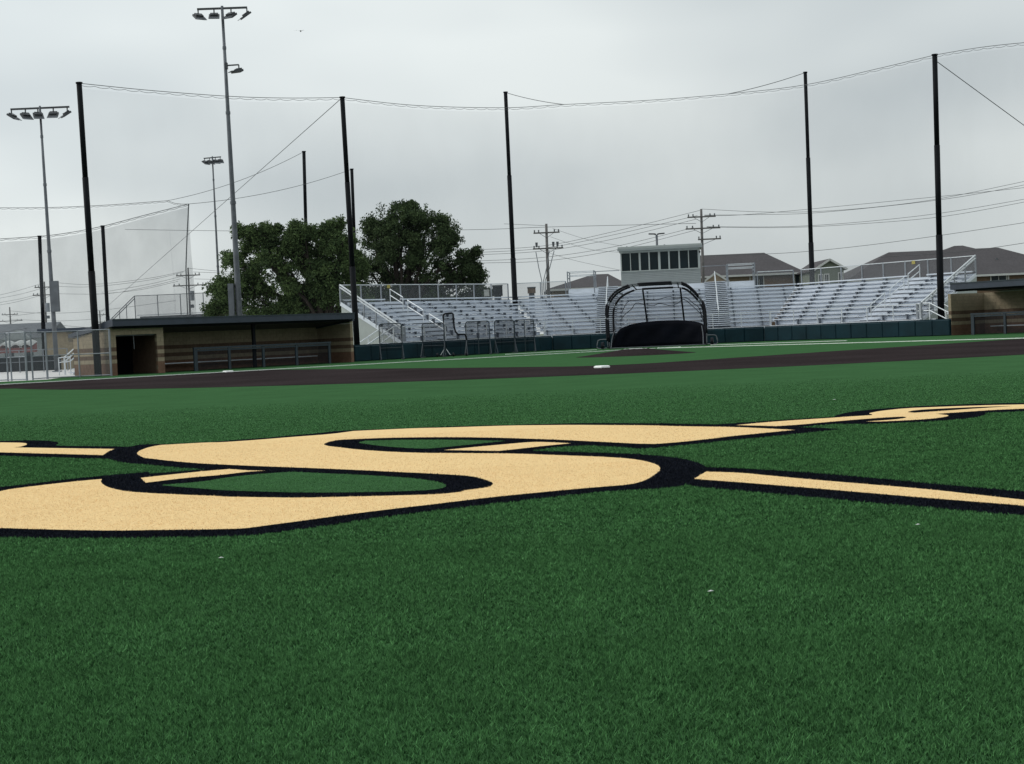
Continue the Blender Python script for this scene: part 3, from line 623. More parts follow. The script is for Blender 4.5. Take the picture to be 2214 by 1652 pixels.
def roof_slab(t, x0, x1, yf, yb, zf0, zf1, zb0, zb1):
    b = MB()
    v = [(x0, yf, zf0), (x1, yf, zf0), (x1, yb, zb0), (x0, yb, zb0), (x0, yf, zf1), (x1, yf, zf1), (x1, yb, zb1), (x0, yb, zb1)]
    b.add(v, [(3, 2, 1, 0), (4, 5, 6, 7), (0, 1, 5, 4), (1, 2, 6, 5), (2, 3, 7, 6), (3, 0, 4, 7)])
    r_ = b.build('roof', M_NAVY, t)
    b = MB(); b.box(((x0 + x1) / 2, yf - 0.012, zf1 - 0.035), (x1 - x0 + 0.03, 0.02, 0.07)); b.build('drip_edge', M_RAILN, r_)
    b = MB(); b.box(((x0 + x1) / 2, yf + 0.35, zf0 - 0.06), (x1 - x0 - 0.3, 0.14, 0.12)); b.build('header_beam', M_BLACKSTEEL, t)
    return r_
def dug_rail(t, posts, y, h=1.24):
    for i, x in enumerate(posts):
        piece('rail_post', t, M_RAILN, (x, y, h / 2 - 0.05), (0.2 if i in (0,) else 0.14, 0.10, h - 0.1))
    piece('top_rail', t, M_RAILN, ((posts[0] + posts[-1]) / 2, y, h - 0.05), (posts[-1] - posts[0] + 0.22, 0.14, 0.10))
    piece('second_rail', t, M_RAILN, ((posts[0] + posts[-1]) / 2, y + 0.002, h - 0.17), (posts[-1] - posts[0], 0.07, 0.10))
    b = MB(); b.add([(posts[0], y + .03, 0.05), (posts[-1], y + .03, 0.05), (posts[-1], y + .03, h - .2), (posts[0], y + .03, h - .2)], [(0, 1, 2, 3)]); b.build('rail_mesh', M_LINKD, t)
dl = thing('dugout', 'left dugout of tan and brown block with a dark storage doorway', 'dugout', (-20.08, 72.41, 0), R(43.159), 'block dugouts')
B = Blocks(dl)
B.seg('y', 0.2, 4.0, 0.095, lambda a: 2.45 - 0.125 * a); B.core('y', 0.0, 4.0, 0.095, 0, 1.95)
B.seg('x', 0.0, 3.03, 0.095, lambda a: 2.45, hole=(0.34, 2.62, 2.06)); B.core('x', 0.0, 0.34, 0.095, 0, 2.4); B.core('x', 2.62, 3.03, 0.095, 0, 2.4); B.core('x', 0.3, 2.7, 0.095, 2.07, 2.42)
B.seg('y', 0.0, 3.4, 15.10, lambda a: 2.41 - 0.0928 * a); B.core('y', 0, 3.4, 15.10, 0, 2.09); piece('end_closure', dl, M_NAVY, (14.99, 1.6, 2.30), (0.16, 3.9, 0.24), (R(-5.3), 0, 0))
B.seg('x', 3.2, 15.0, 3.30, lambda a: 2.105); B.core('x', 3.0, 15.1, 3.30, 0, 2.10)
B.done()
piece('partition', dl, M_BBRN, (2.93, 1.9, 1.06), (0.18, 3.3, 2.1)); piece('store_back', dl, M_DARK, (1.5, 3.05, 1.05), (2.7, 0.1, 2.1))  # storeroom walls coloured darker than the block to stand for the shade inside
piece('roller_shutter', dl, M_GALVD, (1.48, 0.24, 2.02), (2.26, 0.12, 0.10)); b = MB(); b.tube([(1.40, 0.15, 1.98), (1.41, 0.15, 1.30)], 0.012, 5); b.build('pull_chain', M_GALV, dl)
roof_slab(dl, -0.12, 14.92, -0.60, 4.25, 2.47, 2.83, 2.02, 2.20)
piece('column', dl, M_BLACKSTEEL, (8.55, 0.10, 1.25), (0.16, 0.16, 2.5))
dug_rail(dl, [4.75, 6.80, 8.95, 11.12, 13.35], -0.15)
piece('bench', dl, M_ALU, (9.0, 2.75, 0.44), (11.0, 0.3, 0.05)); 
dr_ = thing('dugout', 'right dugout of tan and brown block at the right picture edge', 'dugout', (25.60, 84.10, 0), R(-53.005), 'block dugouts')
B = Blocks(dr_)
B.seg('y', 0.0, 3.4, 0.10, lambda a: 2.42); B.core('y', 0, 3.4, 0.10, 0, 2.36)
B.seg('x', 0.2, 8.2, 3.30, lambda a: 2.44); B.seg('x', 8.2, 13.0, 3.30, lambda a: 2.44, single=False); B.core('x', 0.1, 13.0, 3.30, 0, 2.4)
B.done()
roof_slab(dr_, 0.80, 13.2, -0.85, 4.2, 2.64, 3.02, 2.45, 2.6)
piece('column', dr_, M_BLACKSTEEL, (6.5, 0.10, 1.3), (0.16, 0.16, 2.7)); piece('column', dr_, M_BLACKSTEEL, (12.6, 0.1, 1.3), (0.16, 0.16, 2.7))
dug_rail(dr_, [1.75, 3.85, 5.95, 8.05, 10.15], -0.15); piece('bench', dr_, M_ALU, (6.5, 2.75, 0.44), (11.0, 0.3, 0.05))

# ================================================================ black net poles and safety nets
def net_pole(label, ub, vb, ut, vt, Y, w0, w1, step):
    a = at(ub, vb, Y); c = at(ut, vt, Y); d = (c - a) / (c.z - a.z); base_ = a - d * a.z
    t = thing('net_pole', label, 'pole', base_, 0, 'tall black net poles'); h = c.z
    d3 = Vector((d.x, d.y, 1))
    s1 = (step - base_.z) if step else h * 0.6
    b = MB(); b.tube([(0, 0, 0), d3 * (h * 0.36)], [w0 / 2, w0 / 2 * 0.97], 14); b.build('lower_tube', M_BLACKSTEEL, t, True)
    b = MB(); b.tube([d3 * (h * 0.36), d3 * (h * 0.68)], [(w0 * .62 + w1 * .3) / 2] * 2, 14); b.build('middle_tube', M_BLACKSTEEL, t, True)
    b = MB(); b.tube([d3 * (h * 0.68), d3 * h], [w1 / 2] * 2, 14); b.build('upper_tube', M_BLACKSTEEL, t, True)
    b = MB(); b.tube([d3 * (h - 0.02), d3 * (h + 0.05)], w1 / 2 * 1.25, 14); b.build('cap', M_BLACKSTEEL, t)
    return c
P1 = net_pole('black net pole at the far left dugout wall', 212, 805, 171, 180, 72.7, 0.36, 0.27, 0)
P2 = net_pole('black net pole between the left dugout and the bleachers', 772, 748, 740, 211, 86.3, 0.36, 0.28, 0)
P3 = net_pole('black net pole behind the left wing of the bleachers', 1113, 640, 1093, 200, 103.5, 0.40, 0.27, 0)
P4 = net_pole('black net pole rising behind the right wing of the bleachers', 1756, 605, 1741, 157, 103.5, 0.38, 0.25, 0)
P5 = net_pole('black net pole in front of the bleachers by the right dugout', 2035, 690, 2021, 119, 86.3, 0.40, 0.30, 0)
P6 = net_pole('thinner distant black pole rising from the left tree', 661, 480, 657, 328, 130, 0.33, 0.30, 0)
P7 = net_pole('distant black pole showing just right of a nearer one', 768, 560, 760.5, 366, 135, 0.33, 0.30, 0)
P8 = net_pole('distant black pole at the far left carrying the grey net', 97, 790, 85.5, 511, 112, 0.33, 0.28, 0)
P9 = net_pole('distant black pole behind the left dugout roof carrying the grey net', 233, 690, 222, 489, 112, 0.33, 0.28, 0)
def catenary(pts, n=14):          # smooth curve through surveyed points
    P = [Vector(p) for p in pts]; out = []
    for i in range(len(P) - 1):
        p0 = P[max(i - 1, 0)]; p1 = P[i]; p2 = P[i + 1]; p3 = P[min(i + 2, len(P) - 1)]
        for k in range(n):
            t = k / n
            out.append(0.5 * ((2 * p1) + (p2 - p0) * t + (2 * p0 - 5 * p1 + 4 * p2 - p3) * t * t + (3 * p1 - p0 - 3 * p2 + p3) * t ** 3))
    return out + [P[-1]]
def safety_net(label, top, bottom_z, m, rope=0.018, ripple=0.12, scal=0.60, edge=None):
    t = thing('safety_net', label, 'net', (top[0].x, top[0].y, 0), 0, 'safety nets'); o_ = Vector((top[0].x, top[0].y, 0))
    tp = [p - o_ for p in top]
    b = MB(); b.tube(tp, rope, 5); b.build('cable', M_WIRE, t)
    # scalloped lacing rope under the cable
    acc = [0.0]
    for i in range(1, len(tp)): acc.append(acc[-1] + (tp[i] - tp[i - 1]).length)
    pts = []; n = int(acc[-1] / scal * 6)
    for k in range(n + 1):
        s_ = acc[-1] * k / n; i = min(max(np.searchsorted(acc, s_) - 1, 0), len(tp) - 2); f = (s_ - acc[i]) / max(acc[i + 1] - acc[i], 1e-6)
        p = tp[i].lerp(tp[i + 1], f); dip = abs(math.sin(math.pi * s_ / scal / 1.6)) ** 0.6
        pts.append(p - Vector((0, 0, 0.05 + 0.085 * dip)))
    b = MB(); b.tube(pts, rope * 0.62, 4); b.build('lacing_rope', M_WIRE, t)
    rows = []
    for k in range(13):
        f = k / 12; row = []
        for i, p in enumerate(tp):
            zb = bottom_z if not callable(bottom_z) else bottom_z(i / (len(tp) - 1))
            z = (p.z - 0.25) * (1 - f) + zb * f
            w_ = ripple * math.sin(i * 0.7 + f * 2.0) * math.sin(math.pi * f)
            row.append((p.x + w_ * .4, p.y + w_, z))
        rows.append(row)
    b = MB(); b.loft(rows); b.build('netting', m, t, True)
    return t
safety_net('fine black safety net between the two left net poles', catenary([P1, at(330, 196, 76.5), at(500, 208.5, 80.5), at(620, 212, 83.5), P2], 8), 2.3, M_NET)
TA = at(1220, 226, 97.0); TB = at(1575, 203, 97.0)
safety_net('wide black safety net strung across in front of the bleachers', catenary([P2, at(900, 228, 90.0), at(1090, 233, 95.0), TA, at(1400, 217, 98.0), TB, at(1740, 183.5, 93.5), at(1900, 148, 89.3), P5], 8), 0.98, M_NET)
safety_net('black safety net running out of the picture at the right edge', catenary([P5, at(2120, 102.5, 82.0), at(2230, 91, 78.0), at(2420, 78, 72.0)], 6), 2.6, M_NET)
def cable(label, pts, r_=0.02, sag=0.0):
    a, c = Vector(pts[0]), Vector(pts[-1]); q = []
    for k in range(17):
        f = k / 16; p = a.lerp(c, f); p.z -= sag * 4 * f * (1 - f); q.append(p - a)
    b = MB(); b.tube(q, r_, 5); o = b.build('guy_cable', M_WIRE); o.location = a
    return tag(o, label, 'cable', 'guy cables of the net poles')
cable('short guy cable from the pole top behind the left bleachers to the net', [P3, TA], 0.022, .1)
cable('short guy cable from the pole top behind the right bleachers to the net', [TB, P4], 0.022, .1)
cable('guy cable slanting down right from the right net pole top', [P5 - Vector((0, 0, .3)), at(2330, 356, 92)], 0.024)
C1 = at(408, 441, 118); C2 = at(362, 434, 125)
cable('long thin cable from the grey net corner to the distant pole', [C1, P7], 0.02, 0.5)
cable('upper thin cable from the rear grey net corner to the tree pole', [C2, P6], 0.02, 0.5)
safety_net('grey net hanging between the two distant left poles and a free corner', catenary([at(-40, 519, 112), P8, at(150, 503, 112.5), P9, at(310, 466, 115.5), C1], 7), 0.6, M_NET2, 0.026, 0.5)
safety_net('rear grey net reaching out of the picture at the left edge', catenary([at(-60, 449, 135), at(90, 449, 133), at(220, 444, 130), C2], 6), 0.6, M_NET, 0.026, 0.5)
safety_net('narrow net panel joining the front and rear grey nets', [C2, C2.lerp(C1, .35) - Vector((0, 0, .12)), C2.lerp(C1, .7) - Vector((0, 0, .1)), C1], 0.6, M_NET, 0.026, 0.2)
b = MB(); b.tube([C1 * 0, at(404, 520, 118) - C1, at(402, 580, 118) - C1, at(404, 640, 118) - C1, at(408, 735, 118) - C1], 0.05, 6)
o = b.build('net_edge_rope', M_WIRE); o.location = C1; tag(o, 'dark rope down the free edge of the distant grey net', 'rope')

# ================================================================ floodlight masts
def mast(label, ub, vb, ut, vt, Y, w0, w1, heads, span, extra=(), yaw=0.0, side=None, cab=None, joints=(0.45, 0.7, 0.88), arm_tilt=0.0):
    a = at(ub, vb, Y); c = at(ut, vt, Y); d = (c - a) / (c.z - a.z); base_ = a - d * a.z; h = c.z; d3 = Vector((d.x, d.y, 1))
    t = thing('floodlight_mast', label, 'light mast', base_, 0, 'sports floodlight masts')
    b = MB(); b.tube([(0, 0, 0), d3 * (h * .25), d3 * (h * .5), d3 * (h * .75), d3 * h], [w0 / 2, (w0 * .8 + w1 * .2) / 2, (w0 * .5 + w1 * .5) / 2, (w0 * .25 + w1 * .75) / 2, w1 / 2], 14); b.build('pole', M_GALVD, t, True)
    for j in joints: b = MB(); b.tube([d3 * (h * j), d3 * (h * j + 0.18)], (w0 * (1 - j) + w1 * j) / 2 * 1.25, 12); b.build('collar', M_GALVD, t)
    b = MB(); b.box((0, 0, 0.04), (w0 * 1.6, w0 * 1.6, 0.08)); b.build('base_plate', M_GALV, t)
    cy, sy = rot2(yaw); top = d3 * (h - 0.15)
    def hp(x, y, z): return top + Vector((x * cy - y * sy, x * sy + y * cy, z))
    b = MB(); b.bar(hp(-span / 2, 0, -span / 2 * arm_tilt), hp(span / 2, 0, span / 2 * arm_tilt), 0.10, 0.12); b.build('crossarm', M_LED, t)
    def head(p, az, tilt, w_=0.66):
        tilt = tilt + R(22)
        hd = MB(); mrot = Matrix.Rotation(az, 3, 'Z') @ Matrix.Rotation(tilt, 3, 'X')
        hd.box(p + Vector((0, 0, -.40)) + mrot @ Vector((0, -0.12, 0)), (w_, 0.62, 0.13), mrot); hd.box(p + Vector((0, 0, -.40)) + mrot @ Vector((0, -0.04, 0.11)), (w_ * .75, 0.36, 0.10), mrot)
        o = hd.build('floodlight', M_LED, t)
        v = MB(); v.box(p + Vector((0, 0, -.40)) + mrot @ Vector((0, -0.52, 0.03)), (w_ * 1.04, 0.22, 0.03), mrot); v.build('visor', M_GALVD, o)
        k = MB(); k.bar(p, p + Vector((0, 0, -0.28)), 0.07); k.build('bracket', M_LED, o)
    for (x, az, tilt) in heads: head(hp(x, 0, -0.05 + x * arm_tilt), az, tilt)
    if side:
        z, ln, az = side; p0 = d3 * z; p1 = p0 + Vector((ln, 0, 0.02)); b = MB(); b.bar(p0, p1, 0.08); b.box(p0 + Vector((0.06, 0, -.02)), (0.16, 0.3, 0.4)); b.build('side_arm', M_LED, t); head(p1, az, R(-12), 0.62)
    if cab:
        (z0, z1, ox, wd_) = cab; b = MB(); b.box(d3 * ((z0 + z1) / 2) + Vector((ox, -0.15, 0)), (wd_, 0.35, z1 - z0)); b.build('cabinet', M_GALVD, t)
    return t
mast('tall grey floodlight mast standing behind the left dugout roof', 518, 690, 480, 13, 92.0, 0.42, 0.17,
     [(-1.52, R(35), R(10)), (-0.52, R(8), R(8)), (0.55, R(-25), R(8)), (1.55, R(-62), R(14))], 3.15, side=(19.0, 0.85, R(-60)), yaw=R(2), cab=(2.2, 5.2, -0.42, 0.34))
mast('grey floodlight mast with a cabinet at the far left', 123.5, 804, 86, 229, 98.7, 0.33, 0.14,
     [(-1.95, R(75), R(10)), (-1.0, R(40), R(14)), (-0.15, R(25), R(14)), (0.9, R(5), R(12)), (1.85, R(-55), R(12))], 4.0, cab=(4.1, 6.2, 0.22, 0.55), yaw=R(0))
mast('distant slim floodlight mast left of the trees', 472.5, 605, 459, 338, 165, 0.34, 0.16,
     [(-.95, R(60), R(12)), (-.35, R(55), R(12)), (.35, R(40), R(12)), (.95, R(20), R(12))], 2.1, yaw=R(35), arm_tilt=0.12)

# ================================================================ batting cage
cg = ground(1419, 750.5); CGA = R(-13)
ct = thing('batting_cage', 'large rolling batting cage with padded arch and black skirt at home plate', 'batting cage', (cg.x, cg.y - 0.6, 0), CGA)
HP = [(-3.1, 0.05), (-3.13, 1.4), (-3.12, 2.45), (-2.95, 3.02), (-2.5, 3.55), (-1.83, 3.87), (-1.29, 3.98), (0, 4.0), (1.25, 3.98), (1.83, 3.86), (2.3, 3.5), (2.75, 2.95), (3.02, 2.4), (3.08, 1.3), (3.08, 0.05)]
def hoop(name, y0, sc, lean, dz=0.0):
    pts = catenary([(x * sc, y0 + lean * z, (z + dz) * sc) for x, z in HP], 5)
    b = MB(); b.tube(pts, 0.034, 8); h = b.build(name, M_GALVD, ct, True)
    n = len(pts)
    for a, c in ((0.03, 0.20), (0.225, 0.40), (0.44, 0.575), (0.615, 0.78), (0.81, 0.97)):
        b = MB(); b.tube(pts[int(a * n):int(c * n)], 0.068, 10); b.build('padding', M_PADK, h, True)
    return pts
F1 = hoop('front_hoop', 0.0, 1.0, 0.0); F2 = hoop('second_hoop', 0.42, 0.985, 0.0, -0.04); F3 = hoop('rear_hoop', 1.35, 0.925, 0.03)
for k in (0.30, 0.42, 0.58, 0.70):
    i = int(k * len(F1)); b = MB(); b.tube([F1[i], F2[i], F3[i]], 0.035, 6); b.build('top_brace', M_PADK if k in (0.42, 0.58) else M_GALVD, ct)
for x in (-0.95, 1.42):
    b = MB(); b.tube([(x, 1.40, 3.62), (x + 0.04, 2.70, 1.45), (x + 0.04, 2.75, 0.05)], 0.055, 8); b.build('rear_post', M_PADK, ct)
SK = [(-2.95, -0.1, 0.02), (-2.86, 0.7, 0.55), (-2.6, 1.5, 1.12), (-2.2, 2.1, 1.38), (-1.4, 2.45, 1.56), (-0.3, 2.58, 1.63), (0.6, 2.58, 1.63), (1.5, 2.45, 1.58), (2.3, 2.1, 1.45), (2.75, 1.5, 1.28), (2.95, 0.8, 0.95), (3.0, 0.3, 0.7)]
tp = catenary(SK, 4); rows = []
for k in range(7):
    f = k / 6; rows.append([(p.x, p.y + 0.07 * math.sin(i * 0.9 + k) * math.sin(math.pi * f), p.z * (1 - f) + 0.02) for i, p in enumerate(tp)])
b = MB(); b.loft(rows); sk = b.build('skirt', M_VINYL, ct, True)
m_ = sk.modifiers.new('thick', 'SOLIDIFY'); m_.thickness = 0.012
n3 = len(F3); rows = []
for k in range(9):
    f = k / 8; row = []
    for i in range(len(tp)):
        q = F3[int(2 + (n3 - 5) * i / (len(tp) - 1))]; p = tp[i]
        sagz = -0.25 * math.sin(math.pi * f)
        row.append((q.x * (1 - f) + p.x * f, q.y * (1 - f) + p.y * f + 0.35 * math.sin(math.pi * f), max(p.z, q.z) * (1 - f) * (1 if q.z > p.z else .0) + (p.z * f if q.z > p.z else p.z) + sagz * (q.z > p.z)))
    rows.append(row)
b = MB(); b.loft(rows); b.build('netting', M_CNET, ct, True)
b = MB(); b.loft([[F1[i] for i in range(0, len(F1), 2)], [F3[min(i, n3 - 1)] for i in range(0, len(F1), 2)]]); b.build('roof_netting', M_CNET, ct, True)
def cagep(x, y, d): return ((x - 1440) * .00572, d, (1365 - .0445 * (x - 1440) - y) * .00572)
for ln in ([(1025, 980), (1100, 862), (1200, 850), (1290, 836), (1400, 850), (1540, 815), (1640, 825), (1740, 820), (1810, 880), (1880, 940), (1925, 1100)],
           [(1015, 1060), (1060, 1005), (1130, 950), (1190, 882), (1300, 905), (1380, 910), (1450, 885), (1550, 907), (1640, 890), (1720, 845), (1830, 935), (1930, 1040)]):
    b = MB(); b.tube(catenary([cagep(x, y, 1.7) for x, y in ln], 4), 0.022, 5); b.build('sagging_rope', M_PADK, ct)
b = MB(); b.bar((-2.95, -0.15, 0.06), (3.0, -0.1, 0.06), 0.05); b.build('ground_bar', M_GALVD, ct)
for s, x in ((-1, -3.1), (1, 3.08)):
    b = MB(); b.bar((x, 0, 0.07), (x * .9, 2.4, 0.07), 0.07); b.build('side_rail', M_GALVD, ct)
    xo = x + s * 0.62
    b = MB(); b.tube(catenary([(x + s * .05, -0.1, 0.08), (xo, -0.1, 0.08), (xo, -0.1, 0.45), (xo - s * .12, -0.1, 0.60), (x + s * .05, -0.1, 0.62)], 4), 0.035, 6); b.build('handle', M_GALVD, ct)
    b = MB(); b.tube([(x + s * 0.24, 0.0, 0.23), (x + s * 0.40, 0.0, 0.23)], 0.22, 16); wv = b.build('wheel', M_PADK, ct); b = MB(); b.tube([(x + s * 0.22, 0.0, 0.23), (x + s * 0.42, 0.0, 0.23)], 0.07, 10); b.build('hub', M_GALVD, wv)
    b = MB(); b.tube(catenary([(x * .93, -0.15, 0.03), (x * .92, 0.3, 0.7), (x * .88, 0.9, 1.2)], 4), 0.03, 6); b.build('skirt_edge', M_GALVD, ct)

# ================================================================ pitching screens along the wall
w0_, w1_ = offs(WALL[0], WALL[1], -1.35)
def spot(u): s_ = along(w0_, angs[0], u); return w0_ + Vector((math.cos(angs[0]), math.sin(angs[0]))) * s_
def screen(label, ua, ub, h, skew=0.0, tilt=0.0, mid=False, fade=1.0):
    pa, pb = spot((ua + ub) / 2), None
    wdt = (ub - ua) * pa.y / FPX / math.cos(skew)
    t = thing('pitching_screen', label, 'screen', (pa.x, pa.y, 0), skew, 'protective screens along the padded wall')
    w2 = wdt / 2; r_ = 0.12; zb = 0.06
    b = MB(); b.tube([(-w2, 0, zb), (-w2, tilt * h, h - r_), (-w2 + r_ * .4, tilt * h, h - r_ * .3), (-w2 + r_, tilt * h, h), (w2 - r_, tilt * h, h), (w2 - r_ * .4, tilt * h, h - r_ * .3), (w2, tilt * h, h - r_), (w2, 0, zb)], 0.034, 6); b.build('frame', M_RAILN, t)
    b = MB(); b.add([(-w2 + .02, 0.02, 0.55), (w2 - .02, 0.02, 0.55), (w2 - .02, tilt * h + .02, h - .02), (-w2 + .02, tilt * h + .02, h - .02)], [(0, 1, 2, 3)]); b.build('netting', M_SNET, t)
    b = MB(); b.tube([(-w2, 0.0, 0.72), (w2, 0.0, 0.72)], 0.02, 5); b.build('cross_bar', M_RAILN, t)
    for s in (-1, 1):
        b = MB(); b.tube([(s * w2, -0.75, 0.04), (s * w2, 0.75, 0.04)], 0.03, 6); b.tube([(s * w2, -0.7, 0.05), (s * w2, 0.0, 0.85)], 0.022, 5); b.tube([(s * w2, 0.7, 0.05), (s * w2, 0.0, 0.85)], 0.022, 5); b.build('foot', M_RAILN, t)
    if mid:
        b = MB(); b.tube([(0.02, 0.0, zb), (0.02, tilt * h, h)], 0.026, 6); b.build('middle_bar', M_RAILN, t)
    return t
screen('tall wire screen nearest the left dugout, in front of the padded wall', 821, 869, 2.14, R(10))
screen('round-cornered wire screen just left of the black L-shaped screen', 913, 961, 2.08, R(-8), 0.02)
screen('wire screen partly behind the black L-shaped screen', 1008, 1059, 2.1, R(6), 0.05, True)
screen('wire screen left of the last screen by the wall', 1070, 1112, 2.12, R(14))
screen('wire screen nearest the batting cage, last along the wall', 1113, 1155, 2.1, R(4), 0.0, True)
pL = spot(992) - Vector((0.2, 0.9)); LS = thing('l_screen', 'L-shaped pitching screen with thick black padded frame on wheels', 'screen', (pL.x, pL.y, 0), R(-4), 'protective screens along the padded wall')
def lp(x, y): return ((x - 1280) * .00546, 0.0, (1065 - y) * .00546)
b = MB(); b.tube([lp(1160, 860), lp(1158, 610), lp(1166, 590), lp(1185, 583), lp(1255, 580), lp(1270, 590), lp(1276, 740), lp(1290, 790), lp(1315, 820), lp(1390, 824), lp(1402, 836), lp(1410, 888)], 0.055, 8); b.build('padded_frame', M_PADK, LS, True)
b = MB(); b.tube([lp(1160, 865), lp(1164, 1055)], 0.033, 6); b.build('upright', M_ALUT, LS); b = MB(); b.tube([lp(1410, 888), lp(1385, 1050)], 0.03, 6); b.build('upright', M_GALVD, LS)
b = MB(); pts_ = [lp(1160, 590), lp(1272, 590), lp(1276, 740), lp(1315, 820), lp(1402, 830), lp(1395, 960), lp(1162, 960)]; b.add([(p[0], 0.02, p[2]) for p in pts_], [tuple(range(7))]); b.build('netting', M_SNET, LS)
b = MB(); b.bar(lp(1062, 1050), lp(1412, 1050), 0.06); b.bar((lp(1164, 0)[0], -0.9, 0.08), (lp(1164, 0)[0], 0.9, 0.08), 0.05); b.bar((lp(1390, 0)[0], -0.9, 0.08), (lp(1390, 0)[0], 0.9, 0.08), 0.05); b.build('base_frame', M_PADK, LS)
for s in (-1, 1):
    b = MB(); b.tube([lp(1164, 960), (lp(1164 + s * 55, 0)[0], 0, 0.1)], 0.02, 5); b.build('brace', M_ALUT, LS)
for x in (1075, 1255, 1402):
    b = MB(); q = lp(x, 1045); b.tube([(q[0] - .05, -.05, 0.12), (q[0] + .05, -.05, 0.12)], 0.115, 12); b.build('wheel', M_PADK, LS)

# ================================================================ fence and yard at the far left
fp = [ground(u, v) for u, v in [(-110, 831), (-40, 827), (17.6, 824), (25.5, 823.8), (58.5, 822.6), (71.5, 821.9), (103, 819.5), (172.8, 815.8), (241, 813)]]
cf = thing('chain_link_fence', 'tall chain link fence with gate posts beside the left dugout', 'fence', (fp[4].x, fp[4].y, 0)); o_ = Vector((fp[4].x, fp[4].y, 0))
for i, p in enumerate(fp):
    h = 2.35
    b = MB(); b.tube([(p - o_), (p - o_) + Vector((0, 0, h))], 0.055 if i in (4, 6, 8) else 0.04, 8); b.build('post', M_GALV, cf)
    if i < len(fp) - 1:
        q = fp[i + 1]; a_, c_ = p - o_, q - o_
        for z in ((0.06, 1.15, 2.33) if i != 4 else (2.33,)):
            b = MB(); b.tube([a_ + Vector((0, 0, z)), c_ + Vector((0, 0, z))], 0.026, 5); b.build('rail', M_GALV, cf)
        b = MB(); b.add([a_, c_, c_ + Vector((0, 0, 2.33)), a_ + Vector((0, 0, 2.33))], [(0, 1, 2, 3)]); b.build('wire_mesh', M_LINK, cf)
# bleachers of the next field, seen from behind over the dugout roof
rb0 = at(290.7, 640, 124.0); rb1 = at(735, 622, 124.0); zb_ = at(290.7, 685, 124.0).z
rt = thing('rear_bleachers', 'back of distant bleachers with railing above the left dugout roof', 'bleachers', (rb0.x, rb0.y, 0))
LnR = rb1.x - rb0.x; zr = rb0.z
for k in range(10):
    piece('rail_post', rt, M_GALVD, (LnR * k / 9, 0, (zr + 2.2) / 2), (0.06, 0.06, zr - 2.2))
piece('top_rail', rt, M_GALVD, (LnR / 2, 0, zr), (LnR, 0.05, 0.05)); piece('bench_back', rt, M_GALVD, (LnR / 2 + 0.3, 0.35, zb_ - .5), (LnR, 0.08, 1.0)); piece('seat_plank', rt, M_ALU, (LnR / 2, 0.65, zb_ + .12), (LnR, 0.3, 0.05)); piece('deck', rt, M_GALVD, (LnR / 2, 1.5, zb_ - .4), (LnR, 2.8, 0.1))
for x in (0.5, 4, 8, 12): piece('leg', rt, M_GALVD, (x, 1.2, (zb_ - .4) / 2), (0.1, 0.1, zb_ - .4))
b = MB(); b.add([(0, .03, zb_ - .9), (LnR, .03, zb_ - .9), (LnR, .03, zr), (0, .03, zr)], [(0, 1, 2, 3)]); b.build('chain_link', M_LINK, rt)
e0 = at(233, 697, 130.0) - Vector((rb0.x, rb0.y, 0))
for dz in (0, -.22):
    b = MB(); b.tube([(0, 0, zr + dz), e0 + Vector((0, 0, dz))], 0.04, 6); b.build('sloping_rail', M_GALVD, rt)
for f in (0.3, 0.55, 0.8):
    p = Vector((0, 0, zr)).lerp(e0, f); piece('end_post', rt, M_GALVD, (p.x, p.y, (p.z + 2.4) / 2), (0.05, 0.05, max(p.z - 2.4, .3)))
# white access stair
sp0 = at(139, 790, 82); stt = thing('access_stair', 'white handrailed access stair behind the fence at the dugout side', 'stairs', (sp0.x, sp0.y, 0), R(3))
for k in range(6): piece('step', stt, M_ALU, (0.35 + k * 0.2, 0.6, 0.12 + k * 0.2), (0.3, 1.1, 0.05)); piece('step_face', stt, M_ALUT, (0.46 + k * 0.2, 0.6, 0.04 + k * 0.2), (0.02, 1.1, 0.12))
for y in (0.0, 1.2):
    for hh in (0.72, 0.98): b = MB(); b.tube([(-0.3, y, hh), (0.05, y, hh + .05), (1.55, y, hh + 1.28)], 0.035, 6); b.build('handrail', M_ALUT, stt)
    for x in (-0.3, 0.05, 0.8, 1.5): b = MB(); z1 = 0.98 + max(0, x) * .82; b.tube([(x, y, 0), (x, y, z1)], 0.03, 6); b.build('rail_post', M_ALUT, stt)
# small block building beyond, windscreen fence, awnings, grey shed
q0 = at(101, 800, 112); tb = thing('block_building', 'small tan block building with dark roof behind the far-left fence', 'building', (q0.x, q0.y, 0), R(8))
piece('wall', tb, M_BTAN, (1.0, 1.5, 1.45), (2.1, 3, 2.9)); piece('wall', tb, M_HTAN, (3.7, 1.7, 1.42), (3.4, 3, 2.84)); piece('band', tb, M_BBRN, (1.0, 1.49, 0.9), (2.12, 3.02, 0.22)); piece('roof', tb, M_NAVY, (2.6, 1.5, 3.05), (6.2, 3.6, 0.3)); piece('opening', tb, M_DARK, (4.0, 0.19, 1.9), (2.4, 0.06, 1.3))
def prismY(t, name, m, prof, x0, x1):      # profile in (y,z) swept along x
    b = MB(); n = len(prof); b.add([(x0, p[0], p[1]) for p in prof] + [(x1, p[0], p[1]) for p in prof], [tuple(range(n)), tuple(range(2 * n - 1, n - 1, -1))] + [(i, n + i, n + (i + 1) % n, (i + 1) % n) for i in range(n)]); return b.build(name, m, t)
q0 = at(-60, 800, 104); ws = thing('windscreen_fence', 'black windscreen fence along the far concrete yard at left', 'fence', (q0.x, q0.y, 0), R(1))
for k in range(9): piece('post', ws, M_GALV, (k * 0.86, -0.06, 0.8), (0.06, 0.06, 1.6))
